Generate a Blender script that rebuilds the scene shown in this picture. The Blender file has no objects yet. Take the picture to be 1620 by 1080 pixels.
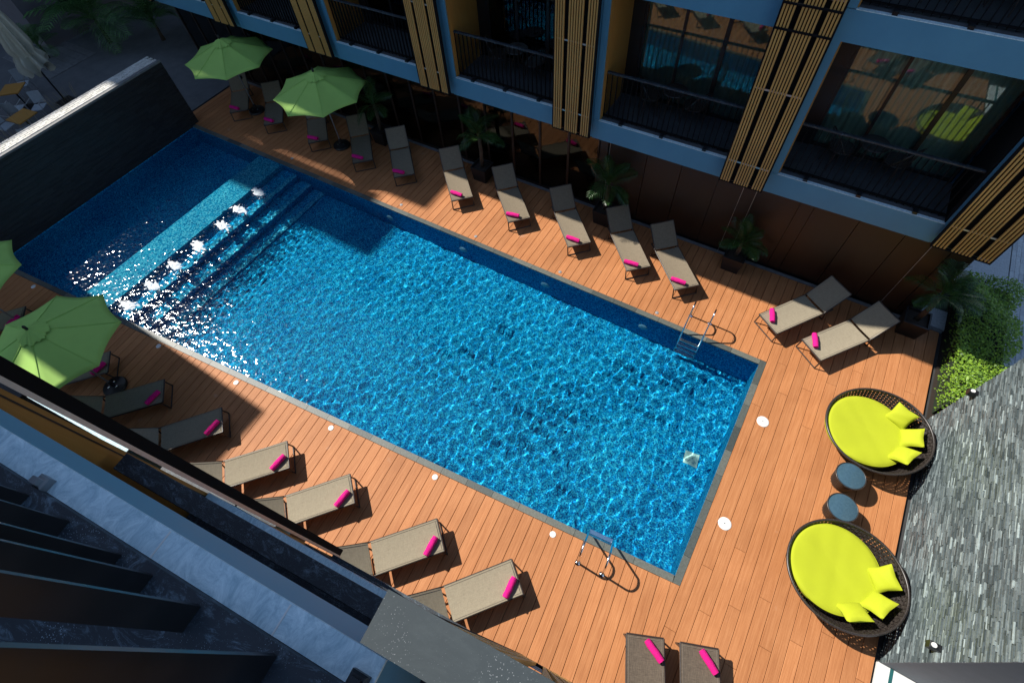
import bpy, math, random
import numpy as np
from mathutils import Vector, Matrix

random.seed(7)
R = math.radians
sc = bpy.context.scene
col = sc.collection

# ------------------------------------------------------------------ camera
cam_d = bpy.data.cameras.new('camera')
cam_d.sensor_width = 36.0
cam_d.lens = 17.78
cam_d.clip_start = 0.02
cam_d.clip_end = 800
cam = bpy.data.objects.new('camera', cam_d)
col.objects.link(cam)
# columns: camera right, up, backward in world space
cx = Vector((0.8563, 0.5137, -0.0526)).normalized()
cf = Vector((-0.3151, 0.4376, -0.8421)).normalized()     # view direction
cb = -cf
cy = cb.cross(cx).normalized()
cx = cy.cross(cb).normalized()
m3 = Matrix((cx, cy, cb)).transposed()
CAMH = 10.4
cam.matrix_world = Matrix.Translation((0, 0, CAMH)) @ m3.to_4x4()
sc.camera = cam

# ------------------------------------------------------------------ sky and sun
SUN_EL = 45.0
w = bpy.data.worlds.new('World')
sc.world = w
w.use_nodes = True
wn = w.node_tree
sky = wn.nodes.new('ShaderNodeTexSky')
sky.sky_type = 'NISHITA'
sky.sun_disc = False
sky.sun_elevation = R(SUN_EL)
sky.sun_rotation = R(-90)        # sun stands towards -X
sky.dust_density = 0.3
sky.ozone_density = 1.2
wn.links.new(sky.outputs[0], wn.nodes['Background'].inputs[0])
wn.nodes['Background'].inputs[1].default_value = 0.12
sun_d = bpy.data.lights.new('sun', 'SUN')
sun_d.energy = 4.6
sun_d.angle = R(0.5)
sun_d.color = (1.0, 0.955, 0.88)
sun_d.cycles.is_caustics_light = True
sun = bpy.data.objects.new('sun', sun_d)
col.objects.link(sun)
ldir = Vector((1.0, -0.015, -math.tan(R(SUN_EL))))
sun.rotation_euler = ldir.to_track_quat('-Z', 'Y').to_euler()

sc.view_settings.view_transform = 'Standard'
sc.view_settings.look = 'None'
sc.view_settings.exposure = 0.55
sc.view_settings.gamma = 1.0
sc.cycles.use_denoising = True
sc.cycles.caustics_reflective = False
sc.cycles.caustics_refractive = True
sc.cycles.max_bounces = 10
sc.cycles.transparent_max_bounces = 12
sc.cycles.sample_clamp_indirect = 8.0

# ------------------------------------------------------------------ helpers
def tag(o, label=None, cat=None, group=None, kind=None):
    if label: o['label'] = label
    if cat: o['category'] = cat
    if group: o['group'] = group
    if kind: o['kind'] = kind
    return o

def empty(name, loc=(0, 0, 0), rz=0.0):
    o = bpy.data.objects.new(name, None)
    o.empty_display_size = 0.1
    col.objects.link(o)
    o.location = loc
    o.rotation_euler = (0, 0, rz)
    return o

def link_mesh(name, me, parent=None, loc=None, rz=None):
    o = bpy.data.objects.new(name, me)
    col.objects.link(o)
    if parent: o.parent = parent
    if loc is not None: o.location = loc
    if rz is not None: o.rotation_euler = (0, 0, rz)
    return o

def copy_tree(o, parent=None):
    c = o.copy()
    col.objects.link(c)
    c.parent = parent
    for ch in list(o.children):
        copy_tree(ch, c)
    return c

class MB:
    def __init__(s):
        s.v, s.f = [], []
    def add(s, vs, fs, M=None):
        b = len(s.v)
        if M is not None: vs = [tuple(M @ Vector(p)) for p in vs]
        s.v += [tuple(p) for p in vs]
        s.f += [tuple(i + b for i in f) for f in fs]
        return s
    def box(s, x0, x1, y0, y1, z0, z1, M=None):
        return s.add([(x0, y0, z0), (x1, y0, z0), (x1, y1, z0), (x0, y1, z0),
                      (x0, y0, z1), (x1, y0, z1), (x1, y1, z1), (x0, y1, z1)],
                     [(0, 3, 2, 1), (4, 5, 6, 7), (0, 1, 5, 4), (1, 2, 6, 5), (2, 3, 7, 6), (3, 0, 4, 7)], M)
    def bbox(s, x0, x1, y0, y1, z0, z1, c=0.006, M=None):
        # box with chamfered top edges
        return s.add([(x0, y0, z0), (x1, y0, z0), (x1, y1, z0), (x0, y1, z0),
                      (x0, y0, z1 - c), (x1, y0, z1 - c), (x1, y1, z1 - c), (x0, y1, z1 - c),
                      (x0 + c, y0 + c, z1), (x1 - c, y0 + c, z1), (x1 - c, y1 - c, z1), (x0 + c, y1 - c, z1)],
                     [(0, 3, 2, 1), (8, 9, 10, 11), (0, 1, 5, 4), (1, 2, 6, 5), (2, 3, 7, 6), (3, 0, 4, 7),
                      (4, 5, 9, 8), (5, 6, 10, 9), (6, 7, 11, 10), (7, 4, 8, 11)], M)
    def prism(s, poly, z0, z1, M=None):
        n = len(poly)
        vs = [(p[0], p[1], z0) for p in poly] + [(p[0], p[1], z1) for p in poly]
        fs = [tuple(range(n - 1, -1, -1)), tuple(range(n, 2 * n))]
        fs += [(i, (i + 1) % n, n + (i + 1) % n, n + i) for i in range(n)]
        return s.add(vs, fs, M)
    def tube(s, pts, r, n=8, closed=False, M=None):
        pts = [Vector(p) for p in pts]
        k = len(pts)
        rs = r if isinstance(r, (list, tuple)) else [r] * k
        vs, fs = [], []
        up = None
        for i, p in enumerate(pts):
            if closed: t = pts[(i + 1) % k] - pts[i - 1]
            elif i == 0: t = pts[1] - p
            elif i == k - 1: t = p - pts[i - 1]
            else: t = pts[i + 1] - pts[i - 1]
            t.normalize()
            if up is None:
                up = Vector((0, 0, 1)) if abs(t.z) < .9 else Vector((1, 0, 0))
            a = t.cross(up)
            if a.length < 1e-5: a = t.orthogonal()
            a.normalize()
            up = a.cross(t).normalized()
            for j in range(n):
                th = 2 * math.pi * j / n
                vs.append(tuple(p + (a * math.cos(th) + up * math.sin(th)) * rs[i]))
        segs = k if closed else k - 1
        for i in range(segs):
            i2 = (i + 1) % k
            for j in range(n):
                j2 = (j + 1) % n
                fs.append((i * n + j, i * n + j2, i2 * n + j2, i2 * n + j))
        if not closed:
            fs.append(tuple(range(n - 1, -1, -1)))
            fs.append(tuple((k - 1) * n + j for j in range(n)))
        return s.add(vs, fs, M)
    def lathe(s, prof, n=24, M=None, cap=True):
        vs, fs = [], []
        for (r, z) in prof:
            for j in range(n):
                th = 2 * math.pi * j / n
                vs.append((r * math.cos(th), r * math.sin(th), z))
        for i in range(len(prof) - 1):
            for j in range(n):
                j2 = (j + 1) % n
                fs.append((i * n + j, i * n + j2, (i + 1) * n + j2, (i + 1) * n + j))
        if cap:
            fs.append(tuple(range(n - 1, -1, -1)))
            fs.append(tuple((len(prof) - 1) * n + j for j in range(n)))
        return s.add(vs, fs, M)
    def mesh(s, name, mat=None, smooth=False):
        me = bpy.data.meshes.new(name)
        me.from_pydata(s.v, [], s.f)
        me.update()
        if mat: me.materials.append(mat)
        if smooth:
            me.polygons.foreach_set('use_smooth', [True] * len(me.polygons))
        return me
    def build(s, name, mat, parent=None, smooth=False, angle=None):
        me = s.mesh(name, mat, smooth)
        if smooth and angle is not None:
            try: me.set_sharp_from_angle(angle=R(angle))
            except Exception: pass
        return link_mesh(name, me, parent)

def TR(x, y, z, rz=0, ry=0, rx=0):
    return Matrix.Translation((x, y, z)) @ Matrix.Rotation(rz, 4, 'Z') @ Matrix.Rotation(ry, 4, 'Y') @ Matrix.Rotation(rx, 4, 'X')

def clip(poly, a, b, c):
    # keep a*x + b*y <= c
    out = []
    n = len(poly)
    for i in range(n):
        p, q = poly[i], poly[(i + 1) % n]
        dp, dq = a * p[0] + b * p[1] - c, a * q[0] + b * q[1] - c
        if dp <= 0: out.append(p)
        if (dp < 0 < dq) or (dq < 0 < dp):
            t = dp / (dp - dq)
            out.append((p[0] + (q[0] - p[0]) * t, p[1] + (q[1] - p[1]) * t))
    return out

# ------------------------------------------------------------------ materials
def newmat(name):
    m = bpy.data.materials.new(name)
    m.use_nodes = True
    return m, m.node_tree, m.node_tree.nodes['Principled BSDF']

def N(nt, kind, **kw):
    n = nt.nodes.new('ShaderNode' + kind)
    for k, v in kw.items():
        if k in n.inputs.keys(): n.inputs[k].default_value = v
        else: setattr(n, k, v)
    return n

def ramp(nt, fac, stops):
    r = nt.nodes.new('ShaderNodeValToRGB')
    el = r.color_ramp.elements
    while len(el) < len(stops): el.new(0.5)
    for e, (p, c) in zip(el, stops):
        e.position = p
        e.color = (c[0], c[1], c[2], 1)
    nt.links.new(fac, r.inputs[0])
    return r

def pm(name, c1, c2=None, rough=.6, scale=6.0, metal=0.0, bump=0.0, detail=6, world=False, rvar=.1, stretch=(1, 1, 1), spec=None, coords=None):
    m, nt, b = newmat(name)
    c2 = c2 or tuple(x * .75 for x in c1)
    if world:
        co = N(nt, 'NewGeometry').outputs['Position']
    else:
        co = N(nt, 'TexCoord').outputs['Object']
    mp = N(nt, 'Mapping')
    mp.inputs['Scale'].default_value = stretch
    nt.links.new(co, mp.inputs[0])
    no = N(nt, 'TexNoise', Scale=scale, Detail=detail, Roughness=.62)
    nt.links.new(mp.outputs[0], no.inputs['Vector'])
    rp = ramp(nt, no.outputs['Fac'], [(.3, c2), (.7, c1)])
    nt.links.new(rp.outputs[0], b.inputs['Base Color'])
    b.inputs['Metallic'].default_value = metal
    mr = N(nt, 'MapRange')
    mr.inputs['To Min'].default_value = max(.02, rough - rvar)
    mr.inputs['To Max'].default_value = min(1, rough + rvar)
    nt.links.new(no.outputs['Fac'], mr.inputs[0])
    nt.links.new(mr.outputs[0], b.inputs['Roughness'])
    if spec is not None: b.inputs['Specular IOR Level'].default_value = spec
    if bump:
        n2 = N(nt, 'TexNoise', Scale=scale * 4, Detail=6)
        nt.links.new(mp.outputs[0], n2.inputs['Vector'])
        bp = N(nt, 'Bump', Strength=bump, Distance=.01)
        nt.links.new(n2.outputs['Fac'], bp.inputs['Height'])
        nt.links.new(bp.outputs[0], b.inputs['Normal'])
    return m

def plank_mat():
    m, nt, b = newmat('deck_wood')
    tc = N(nt, 'TexCoord')
    oi = N(nt, 'ObjectInfo')
    ad = N(nt, 'VectorMath', operation='MULTIPLY_ADD')
    ad.inputs[1].default_value = (40, 40, 40)
    cb_ = N(nt, 'CombineXYZ')
    for i in range(3): nt.links.new(oi.outputs['Random'], cb_.inputs[i])
    nt.links.new(cb_.outputs[0], ad.inputs[0])
    nt.links.new(tc.outputs['Object'], ad.inputs[2])
    mp = N(nt, 'Mapping')
    mp.inputs['Scale'].default_value = (60, 1.6, 1)
    nt.links.new(ad.outputs[0], mp.inputs[0])
    g1 = N(nt, 'TexNoise', Scale=1.0, Detail=5, Roughness=.65)
    nt.links.new(mp.outputs[0], g1.inputs['Vector'])
    rp = ramp(nt, g1.outputs['Fac'], [(.25, (.37, .135, .046)), (.55, (.50, .205, .078)), (.8, (.60, .275, .118))])
    # board-to-board tone
    ra = N(nt, 'MapRange')
    ra.inputs['To Min'].default_value = .90
    ra.inputs['To Max'].default_value = 1.08
    nt.links.new(oi.outputs['Random'], ra.inputs[0])
    mul = N(nt, 'MixRGB', blend_type='MULTIPLY')
    mul.inputs[0].default_value = 1
    nt.links.new(rp.outputs[0], mul.inputs[1])
    nt.links.new(ra.outputs[0], mul.inputs[2])
    # wear and water marks that span boards
    ge = N(nt, 'NewGeometry')
    n2 = N(nt, 'TexNoise', Scale=.9, Detail=5, Roughness=.6)
    nt.links.new(ge.outputs['Position'], n2.inputs['Vector'])
    rp2 = ramp(nt, n2.outputs['Fac'], [(.35, (.90, .88, .86)), (.55, (1, 1, 1)), (.74, (1.06, 1.10, 1.16))])
    mul2 = N(nt, 'MixRGB', blend_type='MULTIPLY')
    mul2.inputs[0].default_value = 1
    nt.links.new(mul.outputs[0], mul2.inputs[1])
    nt.links.new(rp2.outputs[0], mul2.inputs[2])
    nv = N(nt, 'TexNoise', Scale=2.3, Detail=3, Roughness=.5)
    nt.links.new(ge.outputs['Position'], nv.inputs['Vector'])
    sp = ramp(nt, nv.outputs['Fac'], [(.70, (0, 0, 0)), (.80, (.35, .35, .35))])
    mx = N(nt, 'MixRGB')
    mx.inputs[2].default_value = (.62, .42, .30, 1)
    nt.links.new(sp.outputs[0], mx.inputs[0])
    nt.links.new(mul2.outputs[0], mx.inputs[1])
    nt.links.new(mx.outputs[0], b.inputs['Base Color'])
    b.inputs['Roughness'].default_value = .62
    b.inputs['Specular IOR Level'].default_value = .3
    wv = N(nt, 'TexWave', Scale=18.0, Distortion=.4)
    wv.bands_direction = 'X'
    nt.links.new(tc.outputs['Object'], wv.inputs['Vector'])
    bp = N(nt, 'Bump', Strength=.35, Distance=.002)
    nt.links.new(wv.outputs['Fac'], bp.inputs['Height'])
    nt.links.new(bp.outputs[0], b.inputs['Normal'])
    return m

def mosaic_mat(name, cols, tile=.025):
    m, nt, b = newmat(name)
    ge = N(nt, 'NewGeometry')
    vo = N(nt, 'TexVoronoi', Scale=1 / tile, Randomness=.12)
    vo.distance = 'CHEBYCHEV'
    nt.links.new(ge.outputs['Position'], vo.inputs['Vector'])
    wn_ = N(nt, 'TexWhiteNoise')
    nt.links.new(vo.outputs['Position'], wn_.inputs['Vector'])
    rp = ramp(nt, wn_.outputs['Value'], cols)
    v2 = N(nt, 'TexVoronoi', Scale=1 / tile, Randomness=.12)
    v2.feature = 'DISTANCE_TO_EDGE'
    nt.links.new(ge.outputs['Position'], v2.inputs['Vector'])
    gr = ramp(nt, v2.outputs['Distance'], [(.03, (.75, .8, .85)), (.08, (1, 1, 1))])
    no = N(nt, 'TexNoise', Scale=.8, Detail=4)
    nt.links.new(ge.outputs['Position'], no.inputs['Vector'])
    lo = ramp(nt, no.outputs['Fac'], [(.3, (.85, .85, .9)), (.7, (1.1, 1.1, 1.05))])
    m1 = N(nt, 'MixRGB', blend_type='MULTIPLY'); m1.inputs[0].default_value = 1
    m2 = N(nt, 'MixRGB', blend_type='MULTIPLY'); m2.inputs[0].default_value = 1
    nt.links.new(rp.outputs[0], m1.inputs[1]); nt.links.new(gr.outputs[0], m1.inputs[2])
    nt.links.new(m1.outputs[0], m2.inputs[1]); nt.links.new(lo.outputs[0], m2.inputs[2])
    nt.links.new(m2.outputs[0], b.inputs['Base Color'])
    b.inputs['Roughness'].default_value = .6
    b.inputs['Specular IOR Level'].default_value = 0.0
    return m

def water_mat():
    m, nt, b = newmat('pool_water')
    nt.nodes.remove(b)
    g = N(nt, 'BsdfRefraction', IOR=1.33, Roughness=0.0)
    g.inputs['Color'].default_value = (.88, .99, 1, 1)
    r = N(nt, 'BsdfGlossy', Roughness=.07)
    # capillary ripples, livelier round the jets
    ge = N(nt, 'NewGeometry')
    cn = N(nt, 'TexNoise', Scale=8.5, Detail=1.5, Roughness=.5)
    nt.links.new(ge.outputs['Position'], cn.inputs['Vector'])
    sx = N(nt, 'SeparateXYZ'); nt.links.new(ge.outputs['Position'], sx.inputs[0])
    mr = N(nt, 'MapRange'); mr.inputs['From Min'].default_value = -4.0; mr.inputs['From Max'].default_value = -12.5
    mr.inputs['To Min'].default_value = .3; mr.inputs['To Max'].default_value = .78
    nt.links.new(sx.outputs['X'], mr.inputs[0])
    bp = N(nt, 'Bump', Distance=.02)
    nt.links.new(mr.outputs[0], bp.inputs['Strength'])
    nt.links.new(cn.outputs['Fac'], bp.inputs['Height'])
    nt.links.new(bp.outputs[0], r.inputs['Normal'])
    f = N(nt, 'Fresnel', IOR=1.33)
    x = N(nt, 'MixShader')
    nt.links.new(f.outputs[0], x.inputs[0])
    nt.links.new(g.outputs[0], x.inputs[1]); nt.links.new(r.outputs[0], x.inputs[2])
    nt.links.new(x.outputs[0], nt.nodes['Material Output'].inputs[0])
    return m

def glass_mat(name, tint=(.35, .5, .47), refl=1.0, ior=1.7):
    m, nt, b = newmat(name)
    nt.nodes.remove(b)
    t = N(nt, 'BsdfTransparent'); t.inputs[0].default_value = (*tint, 1)
    g = N(nt, 'BsdfGlossy', Roughness=.0); g.inputs[0].default_value = (.8 * refl, .88 * refl, .9 * refl, 1)
    f = N(nt, 'Fresnel', IOR=ior)
    x = N(nt, 'MixShader')
    nt.links.new(f.outputs[0], x.inputs[0])
    nt.links.new(t.outputs[0], x.inputs[1]); nt.links.new(g.outputs[0], x.inputs[2])
    nt.links.new(x.outputs[0], nt.nodes['Material Output'].inputs[0])
    return m

def fabric_mat(name, c1, c2, scale=260, alpha=1.0):
    m, nt, b = newmat(name)
    tc = N(nt, 'TexCoord')
    oi = N(nt, 'ObjectInfo')
    w1 = N(nt, 'TexNoise', Scale=1.0, Detail=3)
    mp = N(nt, 'Mapping'); mp.inputs['Scale'].default_value = (160, 14, 1)
    nt.links.new(tc.outputs['Object'], mp.inputs[0]); nt.links.new(mp.outputs[0], w1.inputs['Vector'])
    w2 = N(nt, 'TexNoise', Scale=1.0, Detail=3)
    mp2 = N(nt, 'Mapping'); mp2.inputs['Scale'].default_value = (14, 160, 1)
    nt.links.new(tc.outputs['Object'], mp2.inputs[0]); nt.links.new(mp2.outputs[0], w2.inputs['Vector'])
    ad = N(nt, 'Math', operation='ADD')
    nt.links.new(w1.outputs['Fac'], ad.inputs[0]); nt.links.new(w2.outputs['Fac'], ad.inputs[1])
    hf = N(nt, 'Math', operation='MULTIPLY'); hf.inputs[1].default_value = .5
    nt.links.new(ad.outputs[0], hf.inputs[0])
    rp = ramp(nt, hf.outputs[0], [(.36, c2), (.62, c1)])
    ra = N(nt, 'MapRange'); ra.inputs['To Min'].default_value = .9; ra.inputs['To Max'].default_value = 1.08
    nt.links.new(oi.outputs['Random'], ra.inputs[0])
    mu = N(nt, 'MixRGB', blend_type='MULTIPLY'); mu.inputs[0].default_value = 1
    nt.links.new(rp.outputs[0], mu.inputs[1]); nt.links.new(ra.outputs[0], mu.inputs[2])
    nt.links.new(mu.outputs[0], b.inputs['Base Color'])
    b.inputs['Roughness'].default_value = .85
    b.inputs['Specular IOR Level'].default_value = .2
    bp = N(nt, 'Bump', Strength=.3, Distance=.003)
    nt.links.new(hf.outputs[0], bp.inputs['Height']); nt.links.new(bp.outputs[0], b.inputs['Normal'])
    return m

def leaf_mat(name, c1, c2, rough=.4):
    m, nt, b = newmat(name)
    ge = N(nt, 'NewGeometry')
    no = N(nt, 'TexNoise', Scale=9.0, Detail=3)
    nt.links.new(ge.outputs['Position'], no.inputs['Vector'])
    ad = N(nt, 'Math', operation='MULTIPLY_ADD')
    ad.inputs[1].default_value = .7
    nt.links.new(ge.outputs['Random Per Island'], ad.inputs[0])
    sb = N(nt, 'Math', operation='MULTIPLY'); sb.inputs[1].default_value = .45
    nt.links.new(no.outputs['Fac'], sb.inputs[0]); nt.links.new(sb.outputs[0], ad.inputs[2])
    rp = ramp(nt, ad.outputs[0], [(.15, c2), (.85, c1)])
    nt.links.new(rp.outputs[0], b.inputs['Base Color'])
    b.inputs['Roughness'].default_value = rough
    tr = N(nt, 'BsdfTranslucent')
    nt.links.new(rp.outputs[0], tr.inputs[0])
    mx = N(nt, 'MixShader'); mx.inputs[0].default_value = .25
    nt.links.new(b.outputs[0], mx.inputs[1]); nt.links.new(tr.outputs[0], mx.inputs[2])
    nt.links.new(mx.outputs[0], nt.nodes['Material Output'].inputs[0])
    return m

def stone_mat(name, stops, rough=.55, bump=.4, spread=1.0):
    # tone by piece (object random / island random) plus grain
    m, nt, b = newmat(name)
    oi = N(nt, 'ObjectInfo'); ge = N(nt, 'NewGeometry')
    ad = N(nt, 'Math', operation='ADD')
    nt.links.new(oi.outputs['Random'], ad.inputs[0]); nt.links.new(ge.outputs['Random Per Island'], ad.inputs[1])
    fr = N(nt, 'Math', operation='FRACT'); nt.links.new(ad.outputs[0], fr.inputs[0])
    rp = ramp(nt, fr.outputs[0], stops)
    no = N(nt, 'TexNoise', Scale=22.0, Detail=6, Roughness=.65)
    nt.links.new(ge.outputs['Position'], no.inputs['Vector'])
    gr = ramp(nt, no.outputs['Fac'], [(.3, (.72, .72, .72)), (.7, (1.18, 1.18, 1.18))])
    mu = N(nt, 'MixRGB', blend_type='MULTIPLY'); mu.inputs[0].default_value = 1
    nt.links.new(rp.outputs[0], mu.inputs[1]); nt.links.new(gr.outputs[0], mu.inputs[2])
    nt.links.new(mu.outputs[0], b.inputs['Base Color'])
    b.inputs['Roughness'].default_value = rough
    bp = N(nt, 'Bump', Strength=bump, Distance=.006)
    nt.links.new(no.outputs['Fac'], bp.inputs['Height']); nt.links.new(bp.outputs[0], b.inputs['Normal'])
    return m

def dusty_mat(name, base, dust, amount=.5, scale=5.0, speck=.0, rough=.7, streak=(1, 1, 1)):
    m, nt, b = newmat(name)
    tc = N(nt, 'TexCoord')
    mp = N(nt, 'Mapping'); mp.inputs['Scale'].default_value = streak
    nt.links.new(tc.outputs['Object'], mp.inputs[0])
    no = N(nt, 'TexNoise', Scale=scale, Detail=12, Roughness=.82, Distortion=1.4)
    nt.links.new(mp.outputs[0], no.inputs['Vector'])
    rp = ramp(nt, no.outputs['Fac'], [(.62 - .3 * amount, (0, 0, 0)), (.82 - .25 * amount, (1, 1, 1))])
    mx = N(nt, 'MixRGB')
    mx.inputs[1].default_value = (*base, 1); mx.inputs[2].default_value = (*dust, 1)
    nt.links.new(rp.outputs[0], mx.inputs[0])
    out = mx.outputs[0]
    if speck:
        vo = N(nt, 'TexVoronoi', Scale=230.0); nt.links.new(tc.outputs['Object'], vo.inputs['Vector'])
        wv = N(nt, 'TexNoise', Scale=7.0, Detail=2); nt.links.new(tc.outputs['Object'], wv.inputs['Vector'])
        th = N(nt, 'MapRange'); th.inputs['From Min'].default_value = .36; th.inputs['From Max'].default_value = .75
        th.inputs['To Min'].default_value = .02; th.inputs['To Max'].default_value = .28
        nt.links.new(wv.outputs['Fac'], th.inputs[0])
        lt = N(nt, 'Math', operation='LESS_THAN'); nt.links.new(vo.outputs['Distance'], lt.inputs[0]); nt.links.new(th.outputs[0], lt.inputs[1])
        m2 = N(nt, 'MixRGB'); m2.inputs[2].default_value = (*[min(.7, x + speck) for x in dust], 1)
        nt.links.new(lt.outputs[0], m2.inputs[0]); nt.links.new(out, m2.inputs[1]); out = m2.outputs[0]
    nt.links.new(out, b.inputs['Base Color'])
    b.inputs['Roughness'].default_value = rough
    bp = N(nt, 'Bump', Strength=.25, Distance=.003)
    nt.links.new(no.outputs['Fac'], bp.inputs['Height']); nt.links.new(bp.outputs[0], b.inputs['Normal'])
    return m

def wicker_mat(name, c1, c2):
    m, nt, b = newmat(name)
    ge = N(nt, 'NewGeometry')
    no = N(nt, 'TexNoise', Scale=60.0, Detail=2)
    nt.links.new(ge.outputs['Position'], no.inputs['Vector'])
    rp = ramp(nt, no.outputs['Fac'], [(.35, c2), (.65, c1)])
    nt.links.new(rp.outputs[0], b.inputs['Base Color'])
    b.inputs['Roughness'].default_value = .35
    return m

M = {}
M['plank'] = plank_mat()
M['water'] = water_mat()
M['mosaic'] = mosaic_mat('pool_mosaic', [(0, (.002, .064, .22)), (.3, (.003, .188, .45)), (.7, (.007, .36, .65)), (1, (.05, .59, .80))])
M['ledge_mosaic'] = mosaic_mat('ledge_mosaic', [(0, (.006, .16, .34)), (.5, (.02, .38, .60)), (1, (.14, .64, .78))], .035)
M['coping'] = stone_mat('coping_slate', [(0, (.055, .065, .06)), (.5, (.095, .105, .092)), (1, (.15, .155, .13))], .5)
M['ground'] = pm('ground_earth', (.05, .05, .05), (.03, .03, .03), .9, 3, world=True)
M['terrace'] = pm('terrace_paving', (.17, .17, .17), (.11, .115, .12), .75, 2.5, bump=.3, world=True)
M['paver'] = stone_mat('paver_grey', [(0, (.42, .44, .46)), (1, (.60, .61, .62))], .7, .3)
M['edging'] = pm('edging_stone', (.22, .22, .22), (.14, .14, .14), .7)
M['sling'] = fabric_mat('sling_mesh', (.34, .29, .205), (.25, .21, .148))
M['sling_half_shaded'] = fabric_mat('sling_mesh_half_shaded', (.26, .21, .145), (.185, .148, .10))  # same taupe sling, hotel-side row's duller light put into the colour
M['sling_shaded'] = fabric_mat('sling_mesh_shaded', (.155, .12, .088), (.085, .066, .05))  # same taupe sling, dim light on the bottom pair painted into the colour
M['hem'] = pm('sling_hem', (.24, .20, .155), (.17, .14, .11), .7, 40)
M['bronze'] = pm('bronze_metal', (.045, .032, .026), (.03, .022, .018), .35, 20)
M['towel'] = pm('pink_towel', (.86, .005, .27), (.66, .003, .19), .95, 60, bump=.9)
M['green'] = pm('umbrella_green', (.40, .66, .15), (.365, .61, .135), .85, 3, bump=.05)
M['steel'] = pm('steel', (.86, .87, .88), (.76, .77, .78), .16, 30, metal=1.0)
M['pole'] = pm('pole_metal', (.30, .32, .34), (.24, .26, .28), .35, 20, metal=.7)
M['black'] = pm('black_paint', (.012, .012, .014), (.008, .008, .009), .4, 10)
M['matte_black'] = pm('matte_black', (.008, .008, .009), (.005, .005, .006), .85, 10, spec=.15)
M['wicker'] = wicker_mat('dark_wicker', (.05, .04, .034), (.016, .013, .012))
M['lime'] = pm('lime_cushion', (.43, .48, .012), (.41, .455, .011), .85, 3, bump=.06)
M['stool_glass'] = pm('smoked_table_glass', (.06, .12, .165), (.04, .085, .12), .1, 30)
M['ledger'] = stone_mat('ledger_stone', [(0, (.04, .054, .058)), (.35, (.09, .115, .122)), (.7, (.145, .178, .186)), (.92, (.21, .255, .26)), (1, (.42, .50, .50))], .5, .5)
M['plaster'] = pm('grey_plaster', (.20, .21, .22), (.16, .17, .18), .8, 3, bump=.1)
M['white'] = pm('white_paint', (.74, .74, .72), (.66, .66, .64), .6, 5)
M['dark_stone'] = stone_mat('dark_slate', [(0, (.006, .008, .010)), (1, (.020, .023, .026))], .55, .8)
M['white_brick'] = stone_mat('white_brick', [(0, (.62, .60, .54)), (1, (.80, .78, .72))], .8, .4)
M['mortar'] = pm('dark_mortar', (.035, .035, .035), None, .9)
M['spandrel'] = pm('spandrel_blue_grey', (.09, .285, .43), (.075, .25, .39), .55, 2.0, bump=.03)
M['ledge'] = dusty_mat('dusty_ledge', (.36, .53, .60), (.72, .87, .91), .80, 13.0, 0, .85, (1.6, 1.0, 1))
M['slat'] = pm('slat_wood', (.64, .36, .105), (.50, .27, .075), .5, 3, stretch=(8, 8, .7))
M['cheek'] = pm('cheek_wood', (.38, .19, .045), (.31, .15, .032), .5, 2.5, stretch=(8, 8, .6))
M['brown'] = pm('brown_panel', (.024, .011, .006), (.016, .007, .004), .45, 2, stretch=(3, 3, .5))
M['frame'] = pm('dark_frame', (.012, .013, .016), (.008, .009, .011), .35, 8)
M['rail_dust_ledge_shade'] = dusty_mat('dusty_rail_shaded_ledge', (.014, .020, .028), (.20, .28, .34), .32, 9.0, .1, .6, (1, 2.0, 1))
M['cap'] = dusty_mat('speckled_cap', (.034, .044, .047), (.050, .062, .064), .5, 4.0, .12, .8)
M['glass'] = glass_mat('window_glass', (.80, .92, .90), .62, 1.75)
M['curtain'] = pm('sheer_curtain', (.74, .82, .78), (.64, .72, .68), .9, 3)
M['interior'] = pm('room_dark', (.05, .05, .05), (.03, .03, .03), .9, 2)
M['balcony_floor'] = pm('balcony_tile', (.09, .10, .11), (.06, .065, .07), .6, 4)
M['palm'] = leaf_mat('palm_leaf', (.05, .13, .028), (.016, .05, .010), .35)
M['hedge'] = leaf_mat('hedge_leaf', (.30, .48, .04), (.06, .15, .012), .45)
M['palm_light'] = leaf_mat('terrace_palm_leaf', (.13, .27, .09), (.04, .11, .03), .35)
M['bark'] = pm('palm_bark', (.10, .07, .045), (.05, .035, .022), .9, 12, bump=.6)
M['soil'] = pm('soil', (.03, .02, .013), None, .95, 20)
M['pot'] = pm('black_pot', (.016, .016, .018), (.010, .010, .011), .5, 8)
M['cream'] = pm('cream_canvas', (.60, .58, .47), (.50, .48, .39), .9, 3, bump=.1)
M['orange_top'] = pm('orange_tabletop', (.62, .30, .055), (.52, .24, .045), .5, 5, stretch=(1, 8, 1))
M['chair_mesh'] = pm('pale_chair_sling', (.50, .54, .56), (.42, .46, .48), .8, 12)
M['west'] = pm('west_wall', (.16, .155, .18), (.12, .115, .135), .85, 1.5, world=True)
M['foam'] = leaf_mat('foam', (.90, .94, .96), (.82, .88, .92), .8)
M['alu'] = pm('aluminium', (.62, .62, .62), (.5, .5, .5), .35, 20, metal=.6)
M['lamp_white'] = pm('white_plastic', (.80, .80, .78), (.72, .72, .70), .5)
M['lamp_glass'] = pm('pool_lamp_glass', (.16, .34, .46), (.12, .28, .40), .4)
M['drain'] = pm('drain_plastic', (.45, .62, .55), (.38, .55, .5), .5)

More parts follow.
